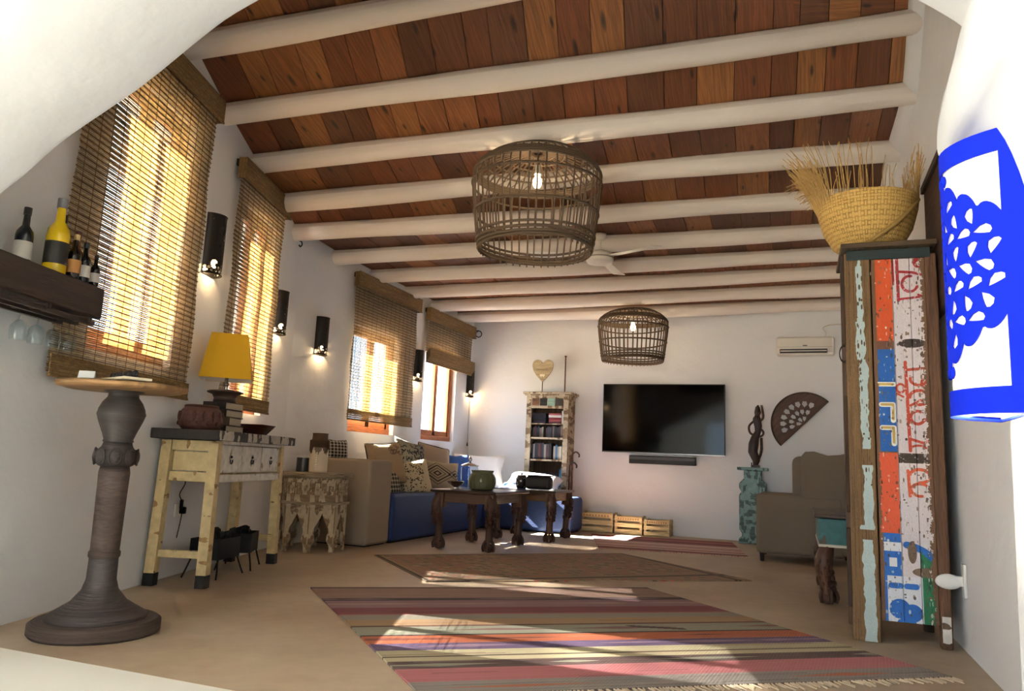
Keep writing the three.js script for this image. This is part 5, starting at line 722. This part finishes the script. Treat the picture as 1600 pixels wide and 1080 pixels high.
// ---------- blue fretwork lamp on the arch jamb ----------
{
  const lam = thing('fretwork_lamp', 'half-round white wall lamp behind cobalt blue fretwork', 'wall lamp', V(0.405, 0.95, -1.72), -Math.PI / 2), HW = 0.135, DP = 0.115, HH = 0.55, ARC = 0.36;
  const bend = (g, k) => { const p = g.attributes.position; for (let i = 0; i < p.count; i++) { const A0 = 0.16 * Math.PI, a = Math.PI * 0.5 + p.getX(i) / ARC * (Math.PI - 2 * A0), o = p.getZ(i) + k; p.setXYZ(i, -HW * Math.cos(a) / Math.cos(A0) - o * Math.cos(a), p.getY(i), Math.max(0.001, DP * (Math.sin(a) - Math.sin(A0)) / (1 - Math.sin(A0)) + o * Math.sin(a))); } g.computeVertexNormals(); return g; };
  const dif = new THREE.PlaneGeometry(ARC, HH - 0.02, 40, 2).translate(0, HH / 2, 0); bend(dif, -0.004);
  part('diffuser', dif, std({ color: '#f5efe0', emissive: '#fff0d0', emissiveIntensity: 0.55, roughness: 0.7, side: THREE.DoubleSide }), lam);
  const mBlueP = new THREE.MeshPhysicalMaterial({ color: '#0420b4', roughness: 0.8, specularIntensity: 0.3 });
  const tess = new TessellateModifier(0.022, 6), T = 0.003;
  const sheet = (sh) => { let g = new THREE.ExtrudeGeometry(sh, { depth: T, bevelEnabled: false, curveSegments: 8 }).toNonIndexed(); g.deleteAttribute('normal'); g = tess.modify(g); return bend(g, 0); };
  const A = ARC / 2;
  const bands = []; for (const [x0, y0, x1, y1] of [[-A, HH - 0.045, A, HH], [-A, 0, A, 0.05]]) for (let k = 0; k < 10; k++) bands.push(sheet(rect(lerp(x0, x1, k / 10), y0, lerp(x0, x1, (k + 1) / 10), y1)));
  for (const s of [-1, 1]) for (let k = 0; k < 6; k++) bands.push(sheet(rect(s > 0 ? A - 0.034 : -A, 0.05 + k * (HH - 0.095) / 6, s > 0 ? A : -A + 0.034, 0.05 + (k + 1) * (HH - 0.095) / 6)));
  part('frame', bands, mBlueP, lam);
  const cy = 0.285, hw = A - 0.03, edge = (x) => 0.08 + 0.1 * (1 - Math.abs(x) / hw) + 0.028 * Math.sqrt(Math.abs(Math.sin((Math.abs(x) / hw) * Math.PI * 3.5 + 1.5708)));
  const out = []; for (let i = 0; i <= 60; i++) { const x = lerp(-hw, hw, i / 60); out.push([x, cy + edge(x)]); } for (let i = 60; i >= 0; i--) { const x = lerp(-hw, hw, i / 60); out.push([x, cy - edge(x)]); }
  const lace = poly(out), tear = (x, y, a, L, w) => { const q = [[-L, 0], [-L * 0.3, w * 0.75], [L * 0.35, w], [L * 0.85, w * 0.55], [L, 0], [L * 0.8, -w * 0.45], [L * 0.3, -w * 0.4], [-L * 0.3, -w * 0.25]]; return new THREE.Path(q.map(([u, v]) => new THREE.Vector2(x + u * Math.cos(a) - v * Math.sin(a), y + u * Math.sin(a) + v * Math.cos(a)))); };
  for (let r = -5; r <= 5; r++) for (let c = -4; c <= 4; c++) { const x = c * 0.038 + (r & 1 ? 0.019 : 0), y = cy + r * 0.034, big = (r === 0); if (Math.abs(x) > hw - 0.012 || Math.abs(y - cy) > edge(x) - 0.019) continue; const a = Math.atan2(y - cy, x) + (r & 1 ? 0.9 : -0.6) * Math.sign(x || 1); lace.holes.push(tear(x, y, a, big ? 0.0185 : 0.0172, 0.0135)); }
  part('fretwork', sheet(lace), mBlueP, lam);
  const curl = (x, y, s) => tube([V(x, y, 0), V(x + 0.012 * s, y + 0.012, 0), V(x + 0.02 * s, y, 0), V(x + 0.01 * s, y - 0.008, 0)], 0.004, 12, 5);
  for (const [y, s] of [[0.085, 1], [0.085, -1], [0.485, 1], [0.485, -1]]) part('curl', bend(curl(0, y, s), 0), mBlueP, lam);
  const halfDisc = (y) => { const A0 = 0.16 * Math.PI, ring = (m) => { const q = []; for (let k = 0; k <= 30; k++) { const t = lerp(A0, Math.PI - A0, k / 30); q.push(new THREE.Vector2(-(HW - m) * Math.cos(t) / Math.cos(A0), m * 0.3 + (DP - m * 1.3) * (Math.sin(t) - Math.sin(A0)) / (1 - Math.sin(A0)))); } return q; }; const s = new THREE.Shape(ring(0)); if (y < 0.1) s.holes.push(new THREE.Path(ring(0.03))); return ext(s, 0.004).rotateX(Math.PI / 2).translate(0, y, 0); };
  part('bottom_rim', halfDisc(0.004), mBlueP, lam); part('top_cap', halfDisc(HH), mBlueP, lam); part('back_plate', box(HW * 2, HH, 0.004, 0, HH / 2, 0.002), std({ color: '#efe9da', roughness: 0.8 }), lam);
  const l = new THREE.PointLight(new THREE.Color().setRGB(1, 0.88, 0.66), 0.5, 0, 2); l.position.set(0, -0.03, 0.06); l.castShadow = true; l.name = 'lamp_light'; lam.add(l);
}
scene.traverse((o) => { if (o.isMesh) { o.castShadow = true; o.receiveShadow = true; } });
renderer.render(scene, camera);
